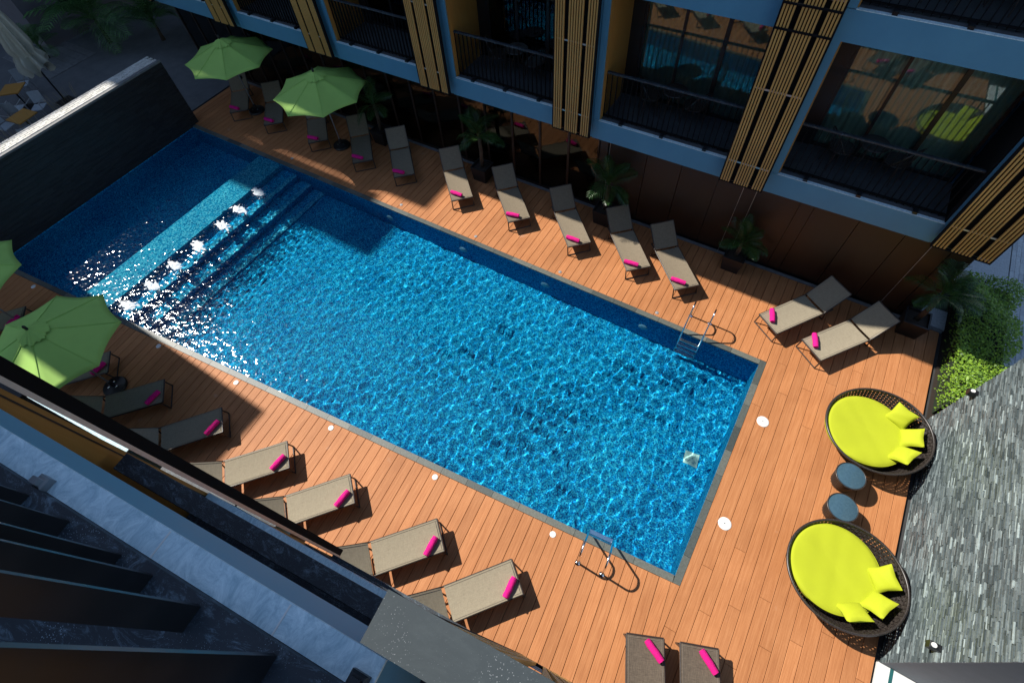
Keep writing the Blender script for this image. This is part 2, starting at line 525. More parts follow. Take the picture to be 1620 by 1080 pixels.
# ------------------------------------------------------------------ frames of reference
UN = Vector((.9952, .0982, 0)); NN = Vector((-.0982, .9952, 0))       # along / out from the near building
ANG_N = math.atan2(.0982, .9952)
def near(s, t, z=0.0):
    p = UN * s + NN * t
    return Vector((p.x, p.y, z))
T_EDGE = 2.18          # near edge of the pool coping (t)
CW = .135               # coping width
X_R, X_L, Y_F = 1.55, -18.45, 7.776
def y_at(t, x):        # y where line t crosses x
    return (t + .0982 * x) / .9952

# ------------------------------------------------------------------ ground
gx0, gx1, gy0, gy1 = -400, 400, -400, 400
hx0, hx1, hy0, hy1 = -19.0, 1.6, .2, 7.85
gm = MB()
zg = -.06
hole = [(hx0 + .5, y_at(T_EDGE - .02, hx0 + .5)), (X_R + .02, y_at(T_EDGE - .02, X_R + .02)), (X_R + .02, Y_F + .02), (hx0 + .5, Y_F + .02)]
out = [(gx0, gy0), (gx1, gy0), (gx1, gy1), (gx0, gy1)]
vs = [(x, y, zg) for x, y in out] + [(x, y, zg) for x, y in hole]
gm.add(vs, [(0, 1, 5, 4), (1, 2, 6, 5), (2, 3, 7, 6), (3, 0, 4, 7)])
tag(gm.build('ground', M['ground']), kind='structure')

# ------------------------------------------------------------------ pool shell
WL = -.06
pin = [(X_L, y_at(T_EDGE + CW, X_L)), (X_R - CW, y_at(T_EDGE + CW, X_R - CW)), (X_R - CW, Y_F - CW), (X_L, Y_F - CW)]
def strip_poly(xa, xb):
    return [(xa, y_at(T_EDGE + CW, xa)), (xb, y_at(T_EDGE + CW, xb)), (xb, Y_F - CW), (xa, Y_F - CW)]
pool = empty('pool')
tag(pool, kind='structure')
DEPTH = -1.25
steps = [(-15.12, -14.1, -.10), (-14.1, -13.45, -.42), (-13.45, -12.9, -.72), (-12.9, -12.4, -1.0)]
pm_ = MB()
pm_.add([(x, y, -1.06 if x < -5 else DEPTH) for x, y in strip_poly(-12.4, X_R - CW)], [(0, 1, 2, 3)])
pm_.add([(x, y, DEPTH) for x, y in strip_poly(X_L, -15.12)], [(0, 1, 2, 3)])
floor_o = pm_.build('pool_floor', M['mosaic'], pool)
floor_o.cycles.is_caustics_receiver = True
wm_ = MB()
for i in range(4):
    a, b = pin[i], pin[(i + 1) % 4]
    wm_.add([(a[0], a[1], DEPTH), (b[0], b[1], DEPTH), (b[0], b[1], -.035), (a[0], a[1], -.035)], [(0, 1, 2, 3)])
wall_o = wm_.build('pool_wall', M['mosaic'], pool)
wall_o.cycles.is_caustics_receiver = True
for k, (xa, xb, zt) in enumerate(steps):
    s_ = MB()
    p = strip_poly(xa, xb)
    s_.prism([(x, y + (.001 if j in (0, 1) else -.001)) for j, (x, y) in enumerate(p)], DEPTH - .02, zt)
    o = s_.build('spa_ledge' if k == 0 else 'step', M['ledge_mosaic'] if k == 0 else M['mosaic'], pool)
    o.cycles.is_caustics_receiver = True
    if k:
        e = MB()      # pale tile nosing along the step edge
        y0, y1 = y_at(T_EDGE + CW, xb) + .01, Y_F - CW - .01
        e.box(xb - .16, xb - .01, y0, y1, zt, zt + .012)
        eo = e.build('step_nosing', M['ledge_mosaic'], o)
        eo.cycles.is_caustics_receiver = True

# pool lamps on the far wall, main drain
for i, x in enumerate((-9.6, -6.9, -4.2, -1.35)):
    l_ = MB()
    l_.lathe([(.13, 0), (.13, .02), (.10, .035), (.05, .045)], 18, TR(x, Y_F - CW, -.62, 0, 0, R(90)))
    o = l_.build('pool_lamp', M['lamp_glass'], pool, True, 40)
    o.cycles.is_caustics_receiver = True
d_ = MB()
d_.bbox(-.16, .16, -.16, .16, 0, .02, .008)
for k in range(6): d_.box(-.12, .12, -.125 + k * .045, -.105 + k * .045, .02, .028)
dr = d_.build('floor_drain', M['drain'], pool)
dr.location = (.95, 5.15, DEPTH); dr.rotation_euler.z = R(8)
dr.cycles.is_caustics_receiver = True

# ------------------------------------------------------------------ water
nx, ny = 1080, 380
xs = np.linspace(X_L - .02, X_R - CW + .01, nx)
vv = np.linspace(0, 1, ny)
XX, VV = np.meshgrid(xs, vv)
Y0 = (T_EDGE + CW - .01 + .0982 * XX) / .9952
YY = Y0 + (Y_F - CW + .01 - Y0) * VV
rng = np.random.default_rng(5)
ZZ = np.zeros_like(XX)
mod = (.66 + .34 / (1 + np.exp(-(XX + 7.5) / 1.6))) * (1 + .22 * np.sin(XX * .7 + 1.3) * np.sin(YY * 1.1) + .16 * np.sin(XX * 1.9 - YY * 1.3 + .5))
for i in range(46):
    lam = rng.uniform(.13, .45)
    a = rng.uniform(0, 2 * np.pi)
    k = 2 * np.pi / lam
    amp = .0011 * lam
    ZZ += amp * np.sin(k * (XX * np.cos(a) + YY * np.sin(a)) + rng.uniform(0, 6.28))
calm = 1 / (1 + np.exp(-(XX + 15.2) / .25))                     # still water in the spa basin
ZZ *= (.45 + .55 * calm) * mod
chop = np.exp(-((XX + 13.2) / 1.0) ** 2)
for i in range(36):
    lam = rng.uniform(.13, .36)
    a = rng.uniform(0, 2 * np.pi)
    k = 2 * np.pi / lam
    ZZ += chop * .0024 * lam * np.sin(k * (XX * np.cos(a) + YY * np.sin(a)) + rng.uniform(0, 6.28))
JETS = [(-13.72, 6.30), (-13.68, 5.45), (-13.62, 4.72), (-13.62, 3.80), (-13.6, 2.95), (-13.56, 2.14), (-13.56, 1.38)]
for jx, jy in JETS:
    rr = np.hypot(XX - jx - .1, YY - jy)
    ZZ += .012 * np.exp(-(rr / .25) ** 2) + .004 * np.exp(-rr / .5) * np.sin(rr * 40)
co = np.stack([XX, YY, ZZ + WL], -1).reshape(-1, 3)
idx = np.arange(nx * ny).reshape(ny, nx)
fa = np.stack([idx[:-1, :-1], idx[:-1, 1:], idx[1:, 1:], idx[1:, :-1]], -1).reshape(-1, 4)
wme = bpy.data.meshes.new('water')
wme.vertices.add(len(co)); wme.vertices.foreach_set('co', co.ravel())
wme.loops.add(fa.size); wme.loops.foreach_set('vertex_index', fa.ravel())
wme.polygons.add(len(fa)); wme.polygons.foreach_set('loop_start', np.arange(0, fa.size, 4))
wme.polygons.foreach_set('use_smooth', [True] * len(fa))
wme.update(calc_edges=True); wme.validate()
wme.materials.append(M['water'])
water = link_mesh('water', wme)
water.cycles.is_caustics_caster = True
tag(water, kind='structure')

# foam of the spa jets
PLACE7 = ['nearest the far deck', 'second from the far deck', 'third from the far deck', 'middle one of the row', 'third from the near deck', 'second from the near deck', 'nearest the near deck']
for i, (jx, jy) in enumerate(JETS):
    f = MB()
    rg = random.Random(i)
    nu, nv = 46, 26
    ph = [rg.uniform(0, 6.28) for _ in range(6)]
    vs, keep = [], []
    for iu in range(nu + 1):
        for iv in range(nv + 1):
            x = (iu / nu - .5) * .92 + .05; y = (iv / nv - .5) * .46
            d = (x / .36) ** 2 + (y / .17) ** 2
            nz_ = .5 + .25 * math.sin(17 * x + ph[0] + 6 * math.sin(9 * y + ph[1])) + .25 * math.sin(31 * y + ph[2] + 4 * math.sin(13 * x + ph[3]))
            h = math.exp(-d * 1.6)
            vs.append((x + rg.uniform(-.006, .006), y + rg.uniform(-.006, .006), .012 + .055 * h * (.6 + .6 * nz_) + rg.uniform(0, .012) * h))
            keep.append(h + .55 * (nz_ - .5) + rg.uniform(-.16, .16))
    fs = []
    for iu in range(nu):
        for iv in range(nv):
            q = [iu * (nv + 1) + iv, (iu + 1) * (nv + 1) + iv, (iu + 1) * (nv + 1) + iv + 1, iu * (nv + 1) + iv + 1]
            if sum(keep[j] for j in q) / 4 > .42: fs.append(tuple(q))
    f.add(vs, fs)
    for k in range(150):
        x = rg.gauss(0, .20) + .06; y = rg.gauss(0, .12)
        r = rg.uniform(.003, .009)
        z = .02 + rg.uniform(0, .03)
        p = [(x + r, y, z), (x - r, y, z), (x, y + r, z), (x, y - r, z), (x, y, z + r), (x, y, z - r)]
        f.add(p, [(0, 2, 4), (2, 1, 4), (1, 3, 4), (3, 0, 4), (2, 0, 5), (1, 2, 5), (3, 1, 5), (0, 3, 5)])
    o = f.build('jet_foam', M['foam'], None, True)
    o.location = (jx, jy, WL); o.rotation_euler.z = R(rg.uniform(-15, 15))
    tag(o, f'white foam where a jet breaks the water, {PLACE7[i]}', 'foam', 'foam over the jets along the pool steps', 'stuff')

# ------------------------------------------------------------------ coping
coping = empty('pool_coping'); tag(coping, kind='structure')
def cop(poly):
    m = MB(); c = [sum(p[0] for p in poly) / len(poly), sum(p[1] for p in poly) / len(poly)]
    m.prism([(c[0] + (p[0] - c[0]) * .997, c[1] + (p[1] - c[1]) * .997) for p in poly], -.05, .004 + random.uniform(-.002, .002))
    m.build('coping_stone', M['coping'], coping)
x = X_L
while x < X_R - CW - .01:
    x2 = min(x + .6, X_R - CW)
    if X_R - CW - x2 < .2: x2 = X_R - CW
    cop([(x, Y_F - CW), (x2 - .004, Y_F - CW), (x2 - .004, Y_F), (x, Y_F)])
    x = x2
y = y_at(T_EDGE, X_R) ; ye = Y_F
pts = [y_at(T_EDGE, X_R)]
yy = pts[0] + .55
while yy < ye - .3: pts.append(yy); yy += .6
pts.append(ye)
for i in range(len(pts) - 1):
    a, b = pts[i], pts[i + 1] - .004
    if i == 0: cop([(X_R - CW, y_at(T_EDGE, X_R - CW)), (X_R, a), (X_R, b), (X_R - CW, b)])
    else: cop([(X_R - CW, a), (X_R, a), (X_R, b), (X_R - CW, b)])
s0, s1 = -18.32, (Vector((X_R - CW, y_at(T_EDGE, X_R - CW), 0)) @ UN)
s = s0
while s < s1 - .01:
    s2 = s + .6
    if s1 - s2 < .25: s2 = s1
    q = [near(s, T_EDGE), near(s2 - .004, T_EDGE), near(s2 - .004, T_EDGE + CW), near(s, T_EDGE + CW)]
    cop([(p.x, p.y) for p in q])
    s = s2

# ------------------------------------------------------------------ deck planks
PW, GAP = .2135, .008
plank_cache = {}
def plank_mesh(L):
    k = round(L, 3)
    if k not in plank_cache:
        m = MB()
        m.bbox(-PW / 2 + GAP / 2, PW / 2 - GAP / 2, -L / 2 + .0015, L / 2 - .0015, -.028, 0, .004)
        plank_cache[k] = m.mesh('plank', M['plank'])
    return plank_cache[k]
def put_plank(parent, x, y, L, rz=0.0):
    o = link_mesh('plank', plank_mesh(L), parent, (x, y, random.uniform(-.0012, .0012)), rz)
    return o

deck_far = empty('deck_far'); tag(deck_far, kind='structure')
x = X_R - PW / 2
nfar = 0
while x > -19.25:
    ya, yb = (Y_F + .004 if x > X_L else 7.96), 10.48
    cut = random.choice((None, None, None, None, .6)) if x > -13 else None
    if cut:
        L1 = round((yb - ya) * cut, 2)
        put_plank(deck_far, x, ya + L1 / 2, L1); put_plank(deck_far, x, ya + L1 + (yb - ya - L1) / 2, yb - ya - L1)
    else:
        put_plank(deck_far, x, (ya + yb) / 2, yb - ya)
    x -= PW
deck_right = empty('deck_right'); tag(deck_right, kind='structure')
i = 0
x = X_R + .004 + PW / 2
while x < 4.80:
    y = -1.2
    offs = (.0, 1.3, .55, 1.9, .9)[i % 5]
    cuts = [y] + [c for c in (1.6 + offs, 6.6 + offs) if c < 10.2] + [10.48]
    for a, b in zip(cuts[:-1], cuts[1:]):
        put_plank(deck_right, x, (a + b) / 2, round(b - a, 3))
    x += PW; i += 1
deck_near = empty('deck_near'); tag(deck_near, kind='structure')
s = 1.77 - PW / 2 + .05
k = 0
while s > -18.6:
    ta, tb = -1.4, T_EDGE - .004
    # clip against the straight seam beside the right-hand field
    poly = [near(s - PW / 2 + GAP / 2, ta), near(s + PW / 2 - GAP / 2, ta), near(s + PW / 2 - GAP / 2, tb), near(s - PW / 2 + GAP / 2, tb)]
    if max(p.x for p in poly) > X_R - .004:
        c = clip([(p.x, p.y) for p in poly], 1, 0, X_R - .004)
        if len(c) > 2:
            m = MB(); m.prism(c, -.028, 0); m.build('plank', M['plank'], deck_near)
    else:
        p = near(s, (ta + tb) / 2)
        put_plank(deck_near, p.x, p.y, tb - ta, ANG_N)
    s -= PW
for k in range(1, 12):      # wedge that closes the seam below the corner
    s = 1.77 + .05 - PW / 2 + PW * k
    poly = [near(s - PW / 2 + GAP / 2, -1.4), near(s + PW / 2 - GAP / 2, -1.4), near(s + PW / 2 - GAP / 2, T_EDGE - .004), near(s - PW / 2 + GAP / 2, T_EDGE - .004)]
    c = clip([(p.x, p.y) for p in poly], 1, 0, X_R - .004)
    if len(c) > 2:
        m = MB(); m.prism(c, -.028, 0); m.build('plank', M['plank'], deck_near)
e = MB(); e.box(-19.25, 4.8, 10.485, 10.575, -.05, .006)
tag(e.build('deck_kerb', M['edging']), kind='structure')

# deck fittings
def deck_spot(x, y, r, name, label, cat, group, mat):
    t = empty(name, (x, y, 0))
    m = MB(); m.lathe([(r, -.01), (r, .006), (r * .92, .010), (r * .3, .0105)], 24); m.build('lid', mat, t, True, 30)
    if r > .08:
        m = MB(); m.lathe([(.012, .0105), (.012, .012)], 8); m.build('screw', M['black'], t)
    else:
        m = MB(); m.lathe([(r * .6, .0105), (r * .5, .014)], 14); m.build('lens', mat, t, True, 30)
    tag(t, label, cat, group)
deck_spot(1.90, 6.28, .125, 'skimmer_lid', 'white round skimmer lid by the pool end, nearer the far ladder', 'lid', 'skimmer lids', M['lamp_white'])
deck_spot(1.89, 3.82, .125, 'skimmer_lid', 'white round skimmer lid by the pool end, nearer the near ladder', 'lid', 'skimmer lids', M['lamp_white'])
near_spots = [(-16.58, .44, 'nearest the waterfall wall'), (-14.1, .68, 'hidden beside the large green umbrella'), (-11.68, .92, 'in the shade beside the green umbrella'), (-9.09, 1.18, 'at the edge of the building shadow'),
              (-6.27, 1.45, 'above the first sunlit sunbed'), (-3.57, 1.72, 'between the middle sunbeds'), (-.89, 1.96, 'closest to the near ladder')]
for x, y, d in near_spots:
    if x == -14.1: continue
    deck_spot(x, y, .062, 'deck_light', f'small white round deck light, near edge, {d}', 'light', 'deck lights', M['lamp_white'])
far_spots = [(-13.9, 8.0, 'by the spa ledge'), (-9.3, 7.95, 'by the first sunbeds past the umbrellas'), (-6.6, 7.92, 'in the middle of the row'), (-3.9, 7.9, 'opposite the fan palm'), (-1.17, 7.88, 'just left of the ladder')]
for x, y, d in far_spots:
    deck_spot(x, y, .045, 'deck_light', f'small grey round deck light, far edge, {d}', 'light', 'deck lights', M['alu'])

# ------------------------------------------------------------------ sunbeds
def make_lounger():
    t = empty('sun_lounger')
    W, L, ZS, HX = .31, 1.33, .325, 1.33
    HE, HZ = 1.90, .74
    fr = MB()
    for s_ in (-1, 1):
        fr.tube([(0, s_ * W, ZS), (.4, s_ * W, ZS - .008), (.9, s_ * W, ZS - .008), (HX, s_ * W, ZS), (1.62, s_ * W, ZS - .01)], .017, 8)
    fr.tube([(0, -W, ZS), (0, W, ZS)], .017, 8)
    fr.tube([(1.62, -W, ZS - .01), (1.62, W, ZS - .01)], .015, 8)
    fr.tube([(.72, -W, ZS - .03), (.72, W, ZS - .03)], .014, 8)
    fr.build('frame', M['bronze'], t, True, 50)
    for x, dx in ((.07, -.07), (1.42, .05)):
        for s_ in (-1, 1):
            lg = MB(); lg.tube([(x, s_ * W, ZS), (x + dx, s_ * (W + .005), .012)], .016, 8)
            lg.build('leg', M['bronze'], t, True, 50)
        st = MB(); st.tube([(x + dx, -W, .016), (x + dx, W, .016)], .014, 8)
        st.build('stretcher', M['bronze'], t, True, 50)
    bf = MB()
    for s_ in (-1, 1):
        bf.tube([(HX + .02, s_ * W, ZS + .005), (HX + .3, s_ * W, ZS + .2), (HE, s_ * W, HZ)], .016, 8)
    bf.tube([(HE, -W, HZ), (HE, W, HZ)], .016, 8)
    bfo = bf.build('backrest_frame', M['bronze'], t, True, 50)
    pr = MB()
    for s_ in (-1, 1): pr.tube([(1.62, s_ * (W - .05), ZS - .01), (1.70, s_ * (W - .05), .56)], .009, 6)
    pr.build('backrest_prop', M['bronze'], bfo, True, 50)
    def sling(name, xa, za, xb, zb, sag, nu=10, nv=6):
        m = MB(); vs = []; 
        for lay in (0, 1):
            for i in range(nu + 1):
                u = i / nu
                for j in range(nv + 1):
                    v = j / nv * 2 - 1
                    x = xa + (xb - xa) * u; z = za + (zb - za) * u
                    d = sag * (1 - v * v) * (.6 + .4 * math.sin(math.pi * u))
                    vs.append((x, v * (W - .006), z + .016 - d - lay * .006))
        fs = []
        n1 = (nu + 1) * (nv + 1)
        for i in range(nu):
            for j in range(nv):
                a = i * (nv + 1) + j
                fs.append((a, a + nv + 1, a + nv + 2, a + 1))
                fs.append((n1 + a, n1 + a + 1, n1 + a + nv + 2, n1 + a + nv + 1))
        m.add(vs, fs)
        o = m.build(name, M['sling'], t, True)
        h = MB()
        for s_ in (-1, 1):
            pts_ = [(xa + (xb - xa) * u, s_ * (W - .035), za + (zb - za) * u + .0165) for u in (0, .25, .5, .75, 1)]
            h.tube(pts_, .0035, 5)
        h.tube([(xa + .03 * (1 if xb > xa else -1), -W + .035, za + .0165), (xa + .03, W - .035, za + .0165)], .0035, 5)
        h.build('hem', M['hem'], o)
        return o
    sling('seat', .012, ZS, HX - .02, ZS, .018)
    sling('backrest', HX + .035, ZS + .012, HE - .01, HZ - .006, .018, 6, 6)
    return t

def make_towel():
    m = MB()
    n, k = 18, 9
    Lh = .185
    vs, fs = [], []
    for i in range(k):
        u = i / (k - 1) * 2 - 1
        for j in range(n):
            th = 2 * math.pi * j / n
            r = .056 * (1 - .12 * abs(u) ** 6) + .003 * math.sin(3 * th + u * 5) + .002 * math.sin(9 * u)
            vs.append((u * Lh, r * math.cos(th) * 1.08, .052 + r * math.sin(th) * .93))
    for i in range(k - 1):
        for j in range(n):
            j2 = (j + 1) % n
            fs.append((i * n + j, i * n + j2, (i + 1) * n + j2, (i + 1) * n + j))
    m.add(vs, fs)
    for e_ in (-1, 1):                       # rolled ends: spiral rings stepping in
        prev = None
        ring = [((e_ * Lh), .056 * .88 * math.cos(2 * math.pi * j / n) * 1.08, .052 + .056 * .88 * math.sin(2 * math.pi * j / n) * .93) for j in range(n)]
        ring2 = [((e_ * (Lh - .006)), .03 * math.cos(2 * math.pi * j / n), .052 + .03 * math.sin(2 * math.pi * j / n)) for j in range(n)]
        ring3 = [((e_ * (Lh + .004)), .014 * math.cos(2 * math.pi * j / n), .052 + .014 * math.sin(2 * math.pi * j / n)) for j in range(n)]
        vs2 = ring + ring2 + ring3
        fs2 = [(a * n + j, a * n + (j + 1) % n, (a + 1) * n + (j + 1) % n, (a + 1) * n + j) for a in (0, 1) for j in range(n)] + [tuple(2 * n + j for j in range(n))]
        m.add(vs2, fs2)
    return m.mesh('rolled_towel', M['towel'], True)

LO = [
 # x, y, head direction, place phrase, group
 (-17.03, 8.76, 134.8, 'in shade under the hotel-side umbrella nearest the waterfall wall', 'f'),
 (-15.37, 8.79, 134.8, 'in shade between the two hotel-side umbrellas, second from the waterfall wall', 'f'),
 (-13.29, 8.78, 134.8, 'under the second green umbrella on the hotel side', 'f'),
 (-11.29, 8.68, 134.8, 'beside the black umbrella base on the hotel side', 'f'),
 (-9.70, 8.75, 134.8, 'wholly shaded, first past the hotel-side umbrellas', 'f'),
 (-7.55, 8.73, 134.8, 'half in sun, second past the hotel-side umbrellas', 'f'),
 (-5.65, 8.77, 134.8, 'half in sun, third past the hotel-side umbrellas', 'f'),
 (-3.76, 8.73, 134.8, 'half in sun beside the fan palm on the hotel side', 'f'),
 (-2.06, 8.70, 133.6, 'second from the far ladder in the hotel-side row', 'f'),
 (-.78, 8.70, 133.4, 'closest to the far ladder in the hotel-side row', 'f'),
 (1.23, 8.56, 54.4, 'of the angled pair by the brown wall, nearer the ladder', 'r'),
 (2.26, 8.32, 53.2, 'of the angled pair by the brown wall, nearer the hedge', 'r'),
 (-15.35, -.28, -130.2, 'half hidden behind the large near umbrella at the picture edge', 'n'),
 (-12.03, -.02, -130.2, 'tucked under the large near green umbrella', 'n'),
 (-10.16, .14, -130.2, 'beside the near umbrella base, in full shade', 'n'),
 (-8.36, .33, -130.3, 'at the shadow edge, last shaded one on the near side', 'n'),
 (-6.47, .49, -130.4, 'first fully sunlit one on the near side beyond the shadow', 'n'),
 (-4.79, .63, -130.2, 'second sunlit one of four on the near side', 'n'),
 (-2.71, .81, -130.0, 'third sunlit one of four on the near side', 'n'),
 (-1.07, .93, -129.6, 'fourth sunlit one, nearest the grey speckled cap', 'n'),
 (1.28, 1.24, -67.5, 'at the bottom edge of the picture, the left of two', 'b'),
 (2.11, 1.57, -67.5, 'at the bottom edge of the picture, the right of two', 'b'),
]
GR = {'f': 'sunbeds along the hotel side', 'r': 'sunbeds by the brown wall', 'n': 'sunbeds along the near side', 'b': 'sunbeds at the bottom edge'}
proto = make_lounger()
sling_var = {}
towel_me = make_towel()
proto_used = False
for i, (x, y, a, d, gk) in sorted(enumerate(LO), key=lambda q: q[1][4] in 'fb'):
    o = copy_tree(proto) if proto_used or gk in 'fb' else proto
    proto_used = True
    o.location = (x, y, 0); o.rotation_euler = (0, 0, R(a + random.Random(i).uniform(-1.3, 1.3)))
    tag(o, f'{"darkened taupe" if gk == "b" else "taupe"} mesh sunbed {d}', 'sunbed', GR[gk])
    vm = {'b': 'sling_shaded', 'f': 'sling_half_shaded'}.get(gk)
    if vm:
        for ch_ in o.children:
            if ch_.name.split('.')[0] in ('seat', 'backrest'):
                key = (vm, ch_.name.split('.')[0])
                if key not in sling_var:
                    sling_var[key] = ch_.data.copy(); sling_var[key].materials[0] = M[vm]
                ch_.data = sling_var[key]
for i, (x, y, a, d, gk) in enumerate(LO):
    rg = random.Random(i + 50)
    ca, sa = math.cos(R(a)), math.sin(R(a))
    ax = {'f': 52, 'r': 55, 'n': 42, 'b': 38}[gk] + rg.uniform(-5, 5)
    du, dv = .205 + rg.uniform(-.02, .02), .14 + rg.uniform(-.015, .015)
    t = link_mesh('rolled_towel', towel_me, None, (x + ca * du - sa * dv, y + sa * du + ca * dv, .325 + .008), R(a + ax))
    tag(t, f'pink towel on sunbed {d}', 'towel', 'rolled towels on the sunbeds')

# ------------------------------------------------------------------ umbrellas
def make_umbrella():
    t = empty('umbrella')
    RO, ZR, ZT = 1.42, 1.93, 2.46
    def canopy(r0, r1, z0, z1, scal, nr=8, na=7, ruffle=0.0, drop=0.0, sag=.03):
        m = MB(); ntot = 8 * na
        vs = []
        for i in range(nr + 1):
            u = i / nr
            for j in range(ntot):
                th = 2 * math.pi * j / ntot
                ph = (j % na) / na
                mid = math.sin(math.pi * ph)
                chord = math.cos(math.pi / 8) / math.cos(math.pi / 8 * (2 * ph - 1))
                r = (r0 + (r1 - r0) * u) * chord * (1 - scal * mid * u * u)
                z = z0 + (z1 - z0) * (u ** .92) - sag * mid * math.sin(math.pi * min(1, u)) * .8
                z += ruffle * math.sin(j * 2.1) * u + drop * u * u
                r += ruffle * math.sin(j * 1.3 + 1) * u
                vs.append((r * math.cos(th), r * math.sin(th), z))
        fs = []
        for i in range(nr):
            for j in range(ntot):
                j2 = (j + 1) % ntot
                fs.append((i * ntot + j, (i + 1) * ntot + j, (i + 1) * ntot + j2, i * ntot + j2))
        m.add(vs, fs)
        return m
    c = canopy(.16, RO, ZT - .05, ZR, .055).build('canopy', M['green'], t, True)
    sm = c.modifiers.new('s', 'SOLIDIFY'); sm.thickness = .004
    v = canopy(.02, .33, ZT + .055, ZT - .075, .05, 4, 7, .016, -.02, 0).build('vent_flap', M['green'], c, True)
    seam = MB()
    for k in range(8):
        th = 2 * math.pi * k / 8
        seam.tube([(.3 * math.cos(th), .3 * math.sin(th), ZT - .05 - (ZT - .05 - ZR) * ((.3 - .16) / (RO - .16)) ** .92 + .005),
                   (.8 * math.cos(th), .8 * math.sin(th), ZT - .05 - (ZT - .05 - ZR) * ((.8 - .16) / (RO - .16)) ** .92 + .005),
                   (RO * math.cos(th), RO * math.sin(th), ZR + .004)], .006, 5)
    seam.build('seam', M['green'], c)
    for k in range(8):
        th = 2 * math.pi * k / 8
        r_ = MB(); r_.tube([(.04 * math.cos(th), .04 * math.sin(th), ZT - .09), ((RO - .02) * math.cos(th), (RO - .02) * math.sin(th), ZR - .02)], .009, 6)
        r_.tube([(.05 * math.cos(th), .05 * math.sin(th), 1.78), (.72 * math.cos(th), .72 * math.sin(th), 2.2 - .02)], .007, 6)
        r_.build('rib', M['pole'], t)
    p = MB(); p.tube([(0, 0, .05), (0, 0, ZT + .04)], .021, 12); p.build('pole', M['pole'], t, True, 50)
    cr = MB(); cr.box(-.03, .03, .015, .075, 1.18, 1.28); cr.tube([(0, .07, 1.23), (.09, .09, 1.23)], .007, 6)
    cr.build('crank', M['black'], t)
    f = MB(); f.lathe([(.022, ZT + .02), (.03, ZT + .06), (.03, ZT + .13), (.018, ZT + .16)], 12); f.build('finial', M['black'], t, True, 40)
    b = MB(); b.lathe([(.27, 0), (.28, .03), (.26, .07), (.12, .095), (.05, .11), (.045, .26), (.03, .27)], 28)
    bo = b.build('base', M['black'], t, True, 35)
    for k in range(3):
        q = MB(); q.lathe([(.028, .09), (.028, .115), (.012, .12)], 10, TR(.105 * math.cos(k * 2.1), .105 * math.sin(k * 2.1), -.003)); q.build('bolt', M['steel'], bo, True, 40)
    return t
UM = [(-16.98, 9.36, 0, 'green umbrella nearest the waterfall wall on the hotel side'), (-12.83, 9.27, 1, 'second green umbrella on the hotel side, closer to the bright sunbeds'),
      (-11.62, -.38, 8, 'large near green umbrella with a sunlit patch, cut by the balcony'), (-15.35, -.46, 4, 'green umbrella cut off by the picture edge below the waterfall wall')]
up = make_umbrella()
for i, (x, y, a, lab) in enumerate(UM):
    o = up if i == 0 else copy_tree(up)
    o.location = (x, y, 0); o.rotation_euler = (0, 0, R(a))
    tag(o, lab, 'umbrella', 'green umbrellas')

